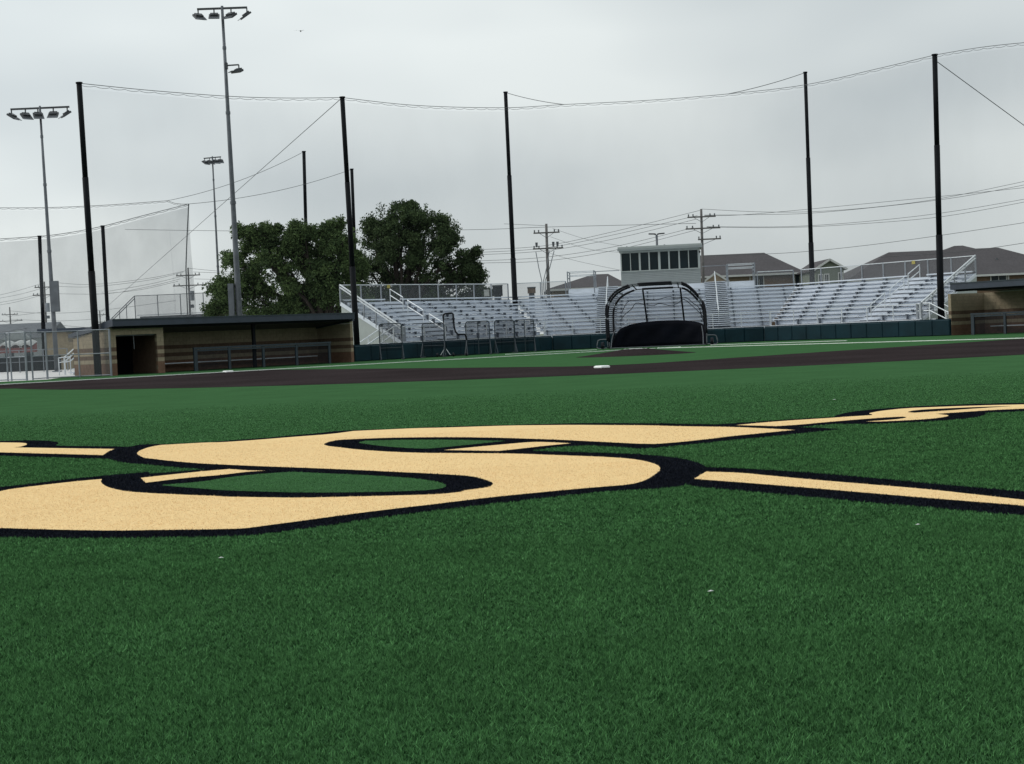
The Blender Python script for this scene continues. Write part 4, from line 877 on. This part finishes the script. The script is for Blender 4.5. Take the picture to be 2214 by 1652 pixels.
piece('windscreen', ws, M_SCREEN, (3.1, 0, 0.62), (6.6, 0.03, 1.1)); piece('top_rail', ws, M_GALV, (3.3, -0.05, 1.6), (7.0, 0.05, 0.05)); piece('mid_rail', ws, M_GALV, (3.3, -0.06, 0.75), (7.0, 0.04, 0.04))
q0 = at(-80, 790, 165); gs = thing('grey_building', 'long low grey building with gable roof beyond the red awnings', 'building', (q0.x, q0.y, 0))
prismY(gs, 'wall', M_SIDING, [(0, 0), (9, 0), (9, 3.3), (0, 3.3)], 0, 9.5); prismY(gs, 'roof', M_GALVD, [(-.4, 3.2), (9.4, 3.2), (4.5, 5.0)], -0.4, 10.0)
b = MB(); b.add([(4.6, -0.6, 3.1), (8.2, -0.6, 3.1), (6.4, -0.6, 4.1), (4.6, 3, 3.1), (8.2, 3, 3.1), (6.4, 3, 4.1)], [(0, 1, 2), (1, 4, 5, 2), (0, 2, 5, 3)]); b.build('gable', M_SIDING, gs)
for k in range(4): b = MB(); b.box((1.0 + k * 2.2, -0.03, 1.6), (1.0, 0.06, 1.4)); b.build('window', M_GLASS, gs)
for k, (u, lb) in enumerate([(8, 'leftmost red scalloped awning beyond the far-left fence'), (35, 'middle red scalloped awning beyond the far-left fence'), (57, 'right red scalloped awning beyond the far-left fence')]):
    q0 = at(u, 776, 130); t = thing('awning', lb, 'awning', (q0.x, q0.y, 0), 0, 'red awnings')
    prismY(t, 'canopy', M_RED, [(0, 1.5), (1.6, 1.5), (1.6, 2.35), (0.0, 1.9)], -0.5, 0.5)
    b = MB(); b.loft([[(-.55 + i * .11, -0.02 + 0.0, 1.9 + 0.32 * math.sin(math.pi * i / 10)) for i in range(11)], [(-.55 + i * .11, -0.02, 2.05 + 0.34 * math.sin(math.pi * i / 10)) for i in range(11)], [(-.55 + i * .11, 1.62, 2.45 + 0.2 * math.sin(math.pi * i / 10)) for i in range(11)]]); b.build('scalloped_edge', M_TRIM, t)
    for x in (-.45, .45): piece('awning_post', t, M_GALV, (x, 0.05, 0.75), (0.05, 0.05, 1.5))

# ================================================================ trees
def leaf_mat(name, c0, c1):
    return blade_mat(name, c0, c1, transl=0.22, scale=0.35, patch=0.25)
def tree(label, Y, base_u, lobes, seed, n_leaf, c0, c1, trunk_r, fork_z):
    rg = np.random.default_rng(seed); bp_ = at(base_u, 740, Y); bx_ = Vector((bp_.x, bp_.y, 0))
    t = thing('tree', label, 'tree', bx_, 0, 'dark green trees behind the field')
    cs = []
    for u, v, rp in lobes:
        c = at(u, v, Y) - bx_; rr = rp * Y / FPX; c.y += rg.uniform(-.5, .5) * rr * 0.9; cs.append((c, rr))
    base_n = len(cs)
    for c, rr in list(cs):
        for _ in range(4):
            dv = Vector(rg.normal(0, 1, 3)).normalized(); cs.append((c + dv * rr * rg.uniform(.55, .95), rr * rg.uniform(.28, .52)))
    # limbs: bent tubes from the fork to lobe centres, with smaller branches
    b = MB(); fk = Vector((0, 0, fork_z)); b.tube([(0, 0, 0), (0.1, 0, fork_z * .55), fk], [trunk_r * 1.25, trunk_r, trunk_r * .9], 9)
    tips = []
    for c, rr in cs[:base_n]:
        mid = fk.lerp(c, 0.5) + Vector((rg.uniform(-.5, .5), rg.uniform(-.5, .5), rg.uniform(-.2, .7)))
        b.tube([fk - Vector((0, 0, .3)), mid, c], [trunk_r * .55, trunk_r * .33, trunk_r * .14], 6)
        for _ in range(9):
            dv = Vector(rg.normal(0, 1, 3)).normalized(); e = c + dv * rr * rg.uniform(.6, .98); s0 = mid.lerp(c, rg.uniform(0.3, 1))
            b.tube([s0, s0.lerp(e, .5) + Vector((0, 0, rg.uniform(-.1, .3))), e], [trunk_r * .13, trunk_r * .08, 0.02], 4); tips.append((e, rr))
    b.build('trunk', M_BARK, t)
    # leaf clumps round the branch tips and over the lobes
    cl = []
    for e, rr in tips: cl.append((e, rr * rg.uniform(.16, .28)))
    for c, rr in cs:
        for _ in range(int(5 + rr * 11)):
            dv = Vector(rg.normal(0, 1, 3)).normalized(); dv.z = dv.z * 0.9 + .1; cl.append((c + dv * rr * rg.uniform(.25, 1.05), rg.uniform(.20, .58)))
    w_ = np.array([r_ ** 2 for _, r_ in cl]); idx = rg.choice(len(cl), n_leaf, p=w_ / w_.sum())
    cen = np.array([tuple(c) for c, _ in cl]); rad = np.array([r_ for _, r_ in cl])
    dirs = rg.normal(0, 1, (n_leaf, 3)); dirs /= np.linalg.norm(dirs, axis=1)[:, None]
    pos = cen[idx] + dirs * (rad[idx] * rg.uniform(.15, 1.15, n_leaf) ** .7)[:, None]; pos[:, 2] = np.maximum(pos[:, 2], 0.9)
    a_ = rg.normal(0, 1, (n_leaf, 3)); a_ /= np.linalg.norm(a_, axis=1)[:, None]
    q = rg.normal(0, 1, (n_leaf, 3)); c_ = np.cross(a_, q); c_ /= np.linalg.norm(c_, axis=1)[:, None]
    ln = rg.uniform(.065, .15, n_leaf)[:, None]; wd = ln * rg.uniform(.35, .6, n_leaf)[:, None]
    co = np.stack([pos - a_ * ln, pos + c_ * wd, pos + a_ * ln, pos - c_ * wd], 1).astype(np.float32)
    me = bpy.data.meshes.new('crown'); me.vertices.add(4 * n_leaf); me.loops.add(4 * n_leaf); me.polygons.add(n_leaf)
    me.vertices.foreach_set('co', co.ravel()); me.loops.foreach_set('vertex_index', np.arange(4 * n_leaf, dtype=np.int32))
    me.polygons.foreach_set('loop_start', np.arange(0, 4 * n_leaf, 4, dtype=np.int32)); me.polygons.foreach_set('loop_total', np.full(n_leaf, 4, np.int32))
    tint = rg.uniform(0, 1, len(cl))[idx] * .45 + rg.uniform(0, .55, n_leaf)
    at_ = me.attributes.new('tint', 'FLOAT', 'POINT'); at_.data.foreach_set('value', np.repeat(tint, 4).astype(np.float32)); me.update(); me.validate()
    me.materials.append(leaf_mat('leaf_' + str(seed), c0, c1)); o = bpy.data.objects.new('crown', me); COL.objects.link(o); o.parent = t
    return t
tree('broad dark green tree behind the left dugout roof', 114, 702, [(492, 648, 46), (525, 590, 50), (560, 545, 52), (612, 525, 42), (600, 600, 58), (560, 650, 44), (690, 520, 38), (650, 560, 42), (728, 560, 48), (700, 600, 40), (752, 615, 42), (758, 560, 26), (735, 655, 42), (765, 655, 34), (465, 665, 28), (625, 670, 30), (520, 500, 14), (640, 500, 20), (720, 492, 18), (580, 512, 30), (650, 522, 34), (556, 518, 18), (742, 522, 26), (772, 585, 26), (680, 562, 40), (640, 640, 32), (690, 645, 32), (660, 668, 26), (604, 672, 28), (540, 615, 36), (770, 630, 28)], 3, 125000, (0.024, 0.044, 0.021), (0.114, 0.168, 0.062), 0.34, 2.6)
tree('taller round dark tree behind the left wing of the bleachers', 128, 872, [(868, 480, 42), (828, 478, 33), (905, 470, 34), (920, 520, 40), (850, 535, 46), (812, 525, 36), (905, 570, 42), (960, 520, 30), (965, 565, 38), (830, 590, 46), (798, 585, 36), (1010, 570, 27), (1000, 605, 30), (880, 610, 40), (945, 612, 36), (1035, 600, 14), (885, 448, 16), (960, 490, 14), (1025, 548, 12), (1045, 640, 16), (800, 640, 36), (855, 648, 34), (905, 650, 34), (955, 648, 30), (1000, 645, 24), (1030, 630, 14), (932, 478, 26), (975, 512, 24), (985, 592, 30), (1030, 582, 15), (798, 492, 22), (860, 520, 40), (900, 530, 36)], 5, 95000, (0.018, 0.032, 0.017), (0.088, 0.128, 0.054), 0.36, 3.4)
tree('small distant bushy tree low behind the far-left fence', 190, 163, [(163, 724, 9), (172, 720, 8), (155, 728, 7)], 9, 1500, (0.012, 0.022, 0.012), (0.04, 0.055, 0.028), 0.2, 1.6)

# ================================================================ utility poles and lines
def upole(label, ut, vt, Y, ub, arms, extra=None, r0=0.17):
    c = at(ut, vt, Y); a = at(ub, 700, Y); bs = Vector((c.x + (a.x - c.x) * 0.6, Y, 0))
    t = thing('utility_pole', label, 'utility pole', bs, 0, 'wooden utility poles'); top = c - bs
    b = MB(); b.tube([(0, 0, 0), top], [r0, r0 * .62], 10); b.build('pole', M_WOOD, t, True)
    for (dz, ln, ox) in arms:
        p = Vector((top.x * (1 + dz / top.z), 0, top.z + dz)); b = MB(); b.bar(p + Vector((-ln / 2 + ox, -.12, 0)), p + Vector((ln / 2 + ox, -.12, 0)), 0.11, 0.13); ar = b.build('crossarm', M_WOOD, t)
        b = MB()
        for k in (-.46, -.3, .3, .46): b.tube([p + Vector((ln * k + ox, -.12, .06)), p + Vector((ln * k + ox, -.12, .28))], [0.05, 0.07], 6)
        b.build('insulator', M_GALVD, ar)
        b = MB(); b.bar(p + Vector((-ln * .3 + ox, -.13, 0)), p + Vector((0, -.13, -.5)), 0.04); b.bar(p + Vector((ln * .3 + ox, -.13, 0)), p + Vector((0, -.13, -.5)), 0.04); b.build('arm_brace', M_GALVD, ar)
    if extra == 'transformer':
        b = MB(); b.tube([(0.42, -.2, top.z - 4.1), (0.42, -.2, top.z - 2.9)], 0.30, 12); b.build('transformer', M_GALV, t); b = MB(); b.box((0.35, -.2, top.z - 4.8), (0.5, .4, .4)); b.build('meter_box', M_GALVD, t)
    if extra == 'riser':
        for k, x in enumerate((-0.55, -0.38, -0.22)): b = MB(); b.tube([(x, -.2, 0), (x, -.2, top.z - 5.4), (x * .5 + .5 * (-1.0, .30, .75)[k], -.2, top.z - 4.2), ((-1.0, .30, .75)[k], -.15, top.z - 2.6)], 0.045, 6); b.build('conduit', M_GALV, t)
        for x in (-.9, 0.7, 1.1): b = MB(); b.tube([(x, -.15, top.z - 2.2), (x, -.15, top.z - 1.75)], [0.09, 0.13], 8); b.build('arrester', M_GALVD, t)
    return c
U1 = upole('utility pole with riser conduits behind the left wing of the bleachers', 1181, 484, 138, 1186, [(-.85, 2.5, .0), (-2.35, 2.9, .1)], 'riser', 0.20)
U2 = upole('tall utility pole with crossarms behind the press box', 1516, 452, 138, 1521, [(-.75, 2.7, 0), (-1.85, 3.3, 0.1), (-2.9, 2.2, .7)], None, 0.18)
U3 = upole('utility pole with transformer left of the broad tree', 406.5, 579, 180, 411, [(-.95, 3.0, 0), (-2.2, 3.9, 0)], 'transformer', 0.16)
U4 = upole('utility pole beside the black pole at the far left', 95.7, 609, 195, 98, [(-.75, 2.6, 0), (-1.8, 3.2, 0)], 'transformer', 0.16)
U5 = upole('farthest small utility pole at the left picture edge', 20.8, 664, 270, 23, [(-1.4, 3.0, 0), (-2.6, 4.6, 0)], None, 0.18)
U6 = upole('tiny distant utility pole over the left dugout roof end', 215.5, 672, 280, 216.5, [(-.8, 2.6, 0), (-2.2, 3.0, 0)], None, 0.18)
cable('long thin cable slanting from the net pole beside the dugout towards the far left', [P2, at(219, 674, 240)], 0.022)
def power_line(label, spans, r_=0.03):
    r_ *= 0.6
    a0 = Vector(spans[0][0]); t = thing('power_line', label, 'power line', a0, 0, 'overhead power lines')
    for pts in spans:
        b = MB(); b.tube([p - a0 for p in catenary(pts, 6)], r_, 4); b.build('wire', M_WIRE, t)
Yl = 138
power_line('bundle of wires between the two poles behind the bleachers', [[at(1513, 455, Yl), at(1330, 500, Yl), at(1180, 531, Yl), at(1030, 540, Yl), at(880, 545, 141)],
    [at(1508, 466, Yl), at(1330, 507, Yl), at(1180, 536, Yl), at(1030, 546, Yl), at(880, 551, 141)], [at(1505, 474, Yl), at(1330, 516, Yl), at(1180, 542, Yl), at(1030, 551, Yl), at(880, 556, 141)],
    [at(1500, 492, Yl), at(1330, 533, Yl), at(1180, 556, Yl), at(1035, 564, Yl), at(880, 568, 141)], [at(1503, 498, Yl), at(1330, 541, Yl), at(1180, 564, Yl), at(1035, 569, Yl), at(880, 575, 141)]])
power_line('single long wire crossing from the left trees to the press box pole', [[at(270, 496, 150), at(550, 499.5, 147), at(1000, 497, 142), at(1181, 491, 139), at(1505, 483, Yl)], [at(1090, 484, 150), at(1181, 488, 140)]], 0.034)
power_line('fan of wires from the press box pole to the right picture edge', [[at(1518, 452, Yl), at(1640, 458, Yl), at(1760, 457.5, 136), at(1900, 447, 134), at(2040, 428, 131), at(2230, 389, 127)], [at(1523, 465, Yl), at(1640, 464, 137), at(1780, 459, 135), at(2040, 431, 131), at(2230, 397, 127)],
    [at(1523, 466, Yl), at(1640, 462, 137), at(2040, 424, 131), at(2230, 404, 127)], [at(1528, 490, Yl), at(1700, 490, 136), at(1860, 480, 134), at(2040, 460, 131), at(2230, 428, 127)], [at(1528, 491, Yl), at(1700, 492, 136), at(1860, 484, 134), at(2040, 468, 131), at(2230, 434, 127)]])
power_line('low wire behind the right bleachers sloping up to the right edge', [[at(1525, 553, 145), at(1700, 547, 143), at(1860, 532, 140), at(2040, 508, 137), at(2230, 479, 133)], [at(1900, 556, 130), at(2080, 544, 128), at(2230, 523, 126)]], 0.035)
power_line('thin slack wires running right from the riser pole', [[at(1195, 494, Yl), at(1270, 518, 139), at(1345, 532, 140)], [at(1190, 512, Yl), at(1270, 538, 139), at(1345, 546, 140)], [at(1190, 548, Yl), at(1250, 565, 139), at(1345, 585, 140)]], 0.022)
power_line('wires between the far-left poles and the transformer pole', [[at(403, 585, 180), at(320, 602, 183), at(200, 615, 190), at(120, 611, 194)], [at(397, 588, 180), at(320, 606, 183), at(200, 620, 190), at(120, 619, 194)], [at(395, 597, 180), at(320, 615, 183), at(220, 632, 190)], [at(390, 603, 180), at(320, 620, 183), at(230, 635, 188), at(115, 635, 194)],
    [at(385, 608, 180), at(300, 627, 183), at(200, 637, 190)]], 0.034)
power_line('wires leaving the far-left pole towards the left edge', [[at(93, 612, 195), at(40, 628, 200), at(-30, 645, 206)], [at(88, 624, 195), at(40, 637, 200), at(-30, 650, 206)], [at(86, 635, 195), at(40, 647, 200), at(-30, 659, 206)], [at(84, 640, 195), at(30, 654, 200), at(-30, 664, 206)]], 0.034)
power_line('low distant wires over the concrete yard at the far left', [[at(20, 672, 270), at(90, 677, 265), at(200, 673, 262), at(380, 650, 255)], [at(20, 690, 270), at(120, 694, 265), at(205, 690, 262)], [at(-20, 722, 150), at(50, 711, 165), at(93, 702, 190)], [at(98, 700, 195), at(150, 705, 240), at(200, 709, 262)], [at(30, 683, 268), at(90, 675, 262), at(130, 668, 250)]], 0.045)
power_line('wire pair from the transformer pole into the broad tree', [[at(408, 580, 180), at(470, 586, 178), at(560, 592, 175)], [at(418, 588, 180), at(470, 590, 178), at(560, 594, 175)], [at(420, 603, 180), at(455, 604, 178), at(560, 607, 175)]], 0.034)

# ================================================================ parking-lot lamp behind the press box
c = at(1419.5, 505, 128); lt = thing('street_lamp', 'twin-head parking lot lamp rising behind the press box roof', 'lamp', (c.x, c.y, 0))
b = MB(); b.tube([(0, 0, 0), (0, 0, c.z - .1)], [0.12, 0.10], 8); b.build('pole', M_GALVD, lt, True)
for s in (-1, 1):
    b = MB(); b.box((s * 0.42, 0, c.z - 0.02), (0.56, 0.30, 0.10), Matrix.Rotation(R(-3 * s), 3, 'Y')); b.box((s * 0.12, 0, c.z - .06), (0.16, 0.1, 0.1)); b.build('lamp_head', M_LED, lt)

# ================================================================ houses beyond the bleachers
def hip(t, name, m, x0, x1, y0, y1, ze, zr_, rx0, rx1, over=0.45):
    ym = (y0 + y1) / 2; b = MB(); x0 -= over; x1 += over; y0 -= over; y1 += over
    v = [(x0, y0, ze), (x1, y0, ze), (x1, y1, ze), (x0, y1, ze), (rx0, ym, zr_), (rx1, ym, zr_), (x0, y0, ze - .22), (x1, y0, ze - .22), (x1, y1, ze - .22), (x0, y1, ze - .22)]
    b.add(v, [(0, 1, 5, 4), (1, 2, 5), (2, 3, 4, 5), (3, 0, 4), (6, 7, 1, 0), (7, 8, 2, 1), (8, 9, 3, 2), (9, 6, 0, 3), (9, 8, 7, 6)])
    o = b.build(name, m, t); piece('eave_trim', o, M_TRIM, ((x0 + x1) / 2, y0 - .03, ze - .12), (x1 - x0, 0.06, 0.2)); return o
def gable(t, name, m, mw, x0, x1, y0, y1, ze, zr_, over=0.3):
    xm = (x0 + x1) / 2; b = MB(); b.add([(x0, y0, 0), (x1, y0, 0), (x1, y0, ze), (xm, y0, zr_ - .1), (x0, y0, ze), (x0, y1, 0), (x1, y1, 0), (x1, y1, ze), (xm, y1, zr_ - .1), (x0, y1, ze)],
        [(0, 1, 2, 3, 4), (9, 8, 7, 6, 5), (1, 6, 7, 2), (0, 4, 9, 5)]); b.build('wall', mw, t)
    k = (zr_ - ze) / (xm - x0); b = MB()
    for s, xe in ((-1, x0 - over), (1, x1 + over)):
        zz = ze - over * k; b.add([(xe, y0 - over, zz), (xm, y0 - over, zr_), (xm, y1, zr_), (xe, y1, zz), (xe, y0 - over, zz - .16), (xm, y0 - over, zr_ - .16), (xm, y1, zr_ - .16), (xe, y1, zz - .16)], [(0, 1, 2, 3), (4, 7, 6, 5), (0, 4, 5, 1), (0, 3, 7, 4)])
    o = b.build(name, m, t); b = MB()
    for xe in (x0 - over, x1 + over): b.bar((xe, y0 - over - .04, ze - over * k - .10), (xm, y0 - over - .04, zr_ - .10), 0.06, 0.2)
    b.build('barge_board', M_TRIM, o); return o
def hwin(t, x, y, z, w_, h):
    wn = piece('window', t, M_GLASS, (x, y - 0.03, z), (w_, 0.05, h)); 
    for dx, dz, a_, c_ in ((-w_ / 2, 0, .10, h + .2), (w_ / 2, 0, .10, h + .2), (0, h / 2 + .05, w_, .1), (0, -h / 2 - .05, w_, .1), (0, 0, .05, h)):
        piece('window_frame', t, M_TRIM, (x + dx, y - 0.06, z + dz), (a_, 0.06, c_))
def hpos(Y): return lambda u, v: at(u, v, Y)
def local(t0, u, v, Y): p = at(u, v, Y); return p.x - t0.x, p.z
# house with brown hip roof right of the press box
Yh = 150; p0 = Vector((at(1500, 700, Yh).x, Yh, 0)); h1 = thing('house', 'tan house with wide grey-brown hip roof right of the press box', 'house', p0, 0, 'houses beyond the bleachers')
xr = local(p0, 1728, 560, Yh)[0]; ze = local(p0, 1640, 592, Yh)[1]; zr_ = local(p0, 1660, 546, Yh + 6)[1]
piece('wall', h1, M_HTAN, (xr / 2 - 3, 6, ze / 2), (xr + 6, 11.6, ze)); xk = local(p0, 1652, 550, Yh + 6)[0]; hip(h1, 'roof', M_SHINGLE, -6, xr, 0, 12, ze, zr_, -2, xk)
xg0 = local(p0, 1615, 0, Yh)[0]; piece('recess', h1, M_HBRN, ((local(p0, 1667, 0, Yh)[0]), 0.17, ze / 2 - .1), (3.9, 0.05, ze - .3))
for u in (1643, 1728.5):
    x_, z_ = local(p0, u * .5 + .5 * (1640 if u < 1700 else 1729), 612 if u < 1700 else 605, Yh); hwin(h1, x_, 0.17, z_, 1.0, 1.7)
for u in (1622, 1632, 1750): x_, z_ = local(p0, u, 600, Yh); piece('corner_trim', h1, M_TRIM, (x_, 0.14, ze / 2), (0.14, 0.06, ze - .2))
pg = local(p0, 1548, 590, Yh - 4); b = MB(); x_, z_ = pg; b.add([(x_ - 1.2, -3.6, z_ - .85), (x_ + 1.2, -3.6, z_ - .85), (x_, -3.6, z_ - .1), (x_ - 1.2, -1, z_ - .85), (x_ + 1.2, -1, z_ - .85), (x_, -1, z_ - .1)], [(0, 1, 2), (1, 4, 5, 2), (0, 2, 5, 3)]); dm = b.build('porch_gable', M_HTAN, h1)
b = MB(); b.bar((x_ - 1.35, -3.66, z_ - .92), (x_, -3.66, z_), .08, .18); b.bar((x_ + 1.35, -3.66, z_ - .92), (x_, -3.66, z_), .08, .18); b.build('barge_board', M_TRIM, dm)
# sage gable house
Yh = 142; p0 = Vector((at(1788, 700, Yh).x, Yh, 0)); h2 = thing('house', 'sage green gabled house with three white-framed windows', 'house', p0, 0, 'houses beyond the bleachers')
xa, zz = local(p0, 1763, 579, Yh); xb, _ = local(p0, 1824, 582, Yh); zk = local(p0, 1787, 559.5, Yh)[1]
gable(h2, 'roof', M_SHINGLE, M_HGREEN, xa, xb, 0, 9, zz, zk)
for u, v in ((1774.5, 607), (1787.5, 606), (1817.5, 603)): x_, z_ = local(p0, u, v, Yh); hwin(h2, x_, 0.0, z_, 0.42, 1.1)
# large hip roof at right
Yh = 146; p0 = Vector((at(1980, 700, Yh).x, Yh, 0)); h3 = thing('house', 'large brick house with broad dark hip roof behind the right wing', 'house', p0, 0, 'houses beyond the bleachers')
xa = local(p0, 1838, 580, Yh)[0]; xb = local(p0, 2330, 580, Yh)[0]; ze = local(p0, 2150, 592, Yh)[1]; zk = local(p0, 2050, 540, Yh + 6)[1]
piece('wall', h3, M_HBRN, ((xa + xb) / 2, 6, ze / 2), (xb - xa - .4, 11.6, ze)); hip(h3, 'roof', M_SHINGLE, xa, xb, 0, 12, ze, zk, local(p0, 1902, 0, Yh + 6)[0], local(p0, 2140, 0, Yh + 6)[0])
x_, z_ = local(p0, 2160, 600, Yh); hwin(h3, x_, 0.17, z_ - .1, 1.6, 0.95)
x_, z_ = local(p0, 2181, 600, Yh); piece('downpipe', h3, M_TRIM, (x_, 0.1, ze / 2), (0.14, 0.1, ze)); 
rz2 = local(p0, 2060, 537, Yh + 8); b = MB(); b.add([(rz2[0] - 2.6, 5.5, zk - .5), (rz2[0] + 2.6, 5.5, zk - .3), (rz2[0], 7.5, zk + .45), (rz2[0] + .9, 7.5, zk + .45), (rz2[0] - 2.6, 10, zk - .5), (rz2[0] + 2.6, 10, zk - .5)], [(0, 1, 3, 2), (1, 5, 3), (0, 2, 4), (2, 3, 5, 4)]); b.build('upper_roof', M_SHINGLE, h3)
for u, v in ((1905, 580), (1948, 585), (2120, 574), (2132, 588), (2155, 560)): x_, z_ = local(p0, u, v, Yh + 3); b = MB(); b.tube([(x_, 3.0, z_ - .3), (x_, 3.0, z_ + .1)], 0.11, 8); b.build('roof_vent', M_GALVD, h3)
x_, z_ = local(p0, 1934, 609, Yh - 3); b = MB(); b.bar((x_ - 1.4, -3, z_ - .7), (x_, -3, z_), .08, .16); b.bar((x_ + 1.4, -3, z_ - .7), (x_, -3, z_), .08, .16); b.build('porch_barge_board', M_TRIM, h3); b = MB(); b.add([(x_ - 1.3, -2.95, z_ - .7), (x_ + 1.3, -2.95, z_ - .7), (x_, -2.95, z_ - .1), (x_ - 1.3, -.3, z_ - .7), (x_ + 1.3, -.3, z_ - .7), (x_, -.3, z_ - .1)], [(0, 1, 2), (1, 4, 5, 2), (0, 2, 5, 3)]); b.build('porch_gable', M_SHINGLE, h3)
# brown roof left of the press box
Yh = 140; p0 = Vector((at(1270, 700, Yh).x, Yh, 0)); h4 = thing('house', 'house with low brown hip roof between the bleachers and press box', 'house', p0, 0, 'houses beyond the bleachers')
xa = local(p0, 1192, 620, Yh)[0]; xb = local(p0, 1352, 620, Yh)[0]; ze = local(p0, 1260, 622, Yh)[1]; zk = local(p0, 1270, 594, Yh + 5)[1]
piece('wall', h4, M_HTAN, ((xa + xb) / 2, 5, ze / 2), (xb - xa - .4, 9.6, ze)); hip(h4, 'roof', M_SHINGLE, xa, xb, 0, 10, ze, zk, local(p0, 1256, 0, Yh + 5)[0], local(p0, 1290, 0, Yh + 5)[0])
# equipment standing behind the left wing
def eq(label, u0, u1, v0, v1, Y, m, lid):
    p = at((u0 + u1) / 2, v1, Y); q = at((u0 + u1) / 2, v0, Y); wd_ = (u1 - u0) * Y / FPX; t = thing('equipment_cabinet', label, 'equipment', (p.x, p.y, 0), 0)
    piece('stand', t, M_GALVD, (0, 0, p.z / 2), (wd_ * .7, .5, p.z)); piece('case', t, m, (0, 0, (p.z + q.z) / 2), (wd_, .8, q.z - p.z)); piece('lid', t, lid, (0, 0, q.z + .04), (wd_ * 1.06, .86, .09))
eq('black lidded equipment box behind the left bleacher railing', 1065.5, 1087, 619, 640, 110, M_SCREEN, M_GALVD)
eq('small brown equipment case behind the railing near the riser pole', 1141, 1158, 623, 634, 112, M_HBRN, M_GALVD)
eq('white air handling unit low behind the left bleacher railing', 1047, 1058, 629, 641, 112, M_TRIM, M_TRIM)
# a bird far up over the mast
p = at(650, 68, 150); b = MB(); b.add([(-.75, 0, .02), (-.35, .1, .16), (0, .08, .05), (.35, .1, .14), (.78, 0, -.03), (.35, -.12, .10), (0, -.22, .02), (-.35, -.12, .12)], [(0, 1, 7), (1, 2, 6, 7), (2, 3, 5, 6), (3, 4, 5)]); b.tube([(0, -.35, .02), (0, 0, .04), (0, .3, .02)], [.02, .08, .02], 6)
b2 = b.build('bird', M_WIRE); b2.location = p; tag(b2, 'small bird gliding in the sky right of the tall mast', 'bird')
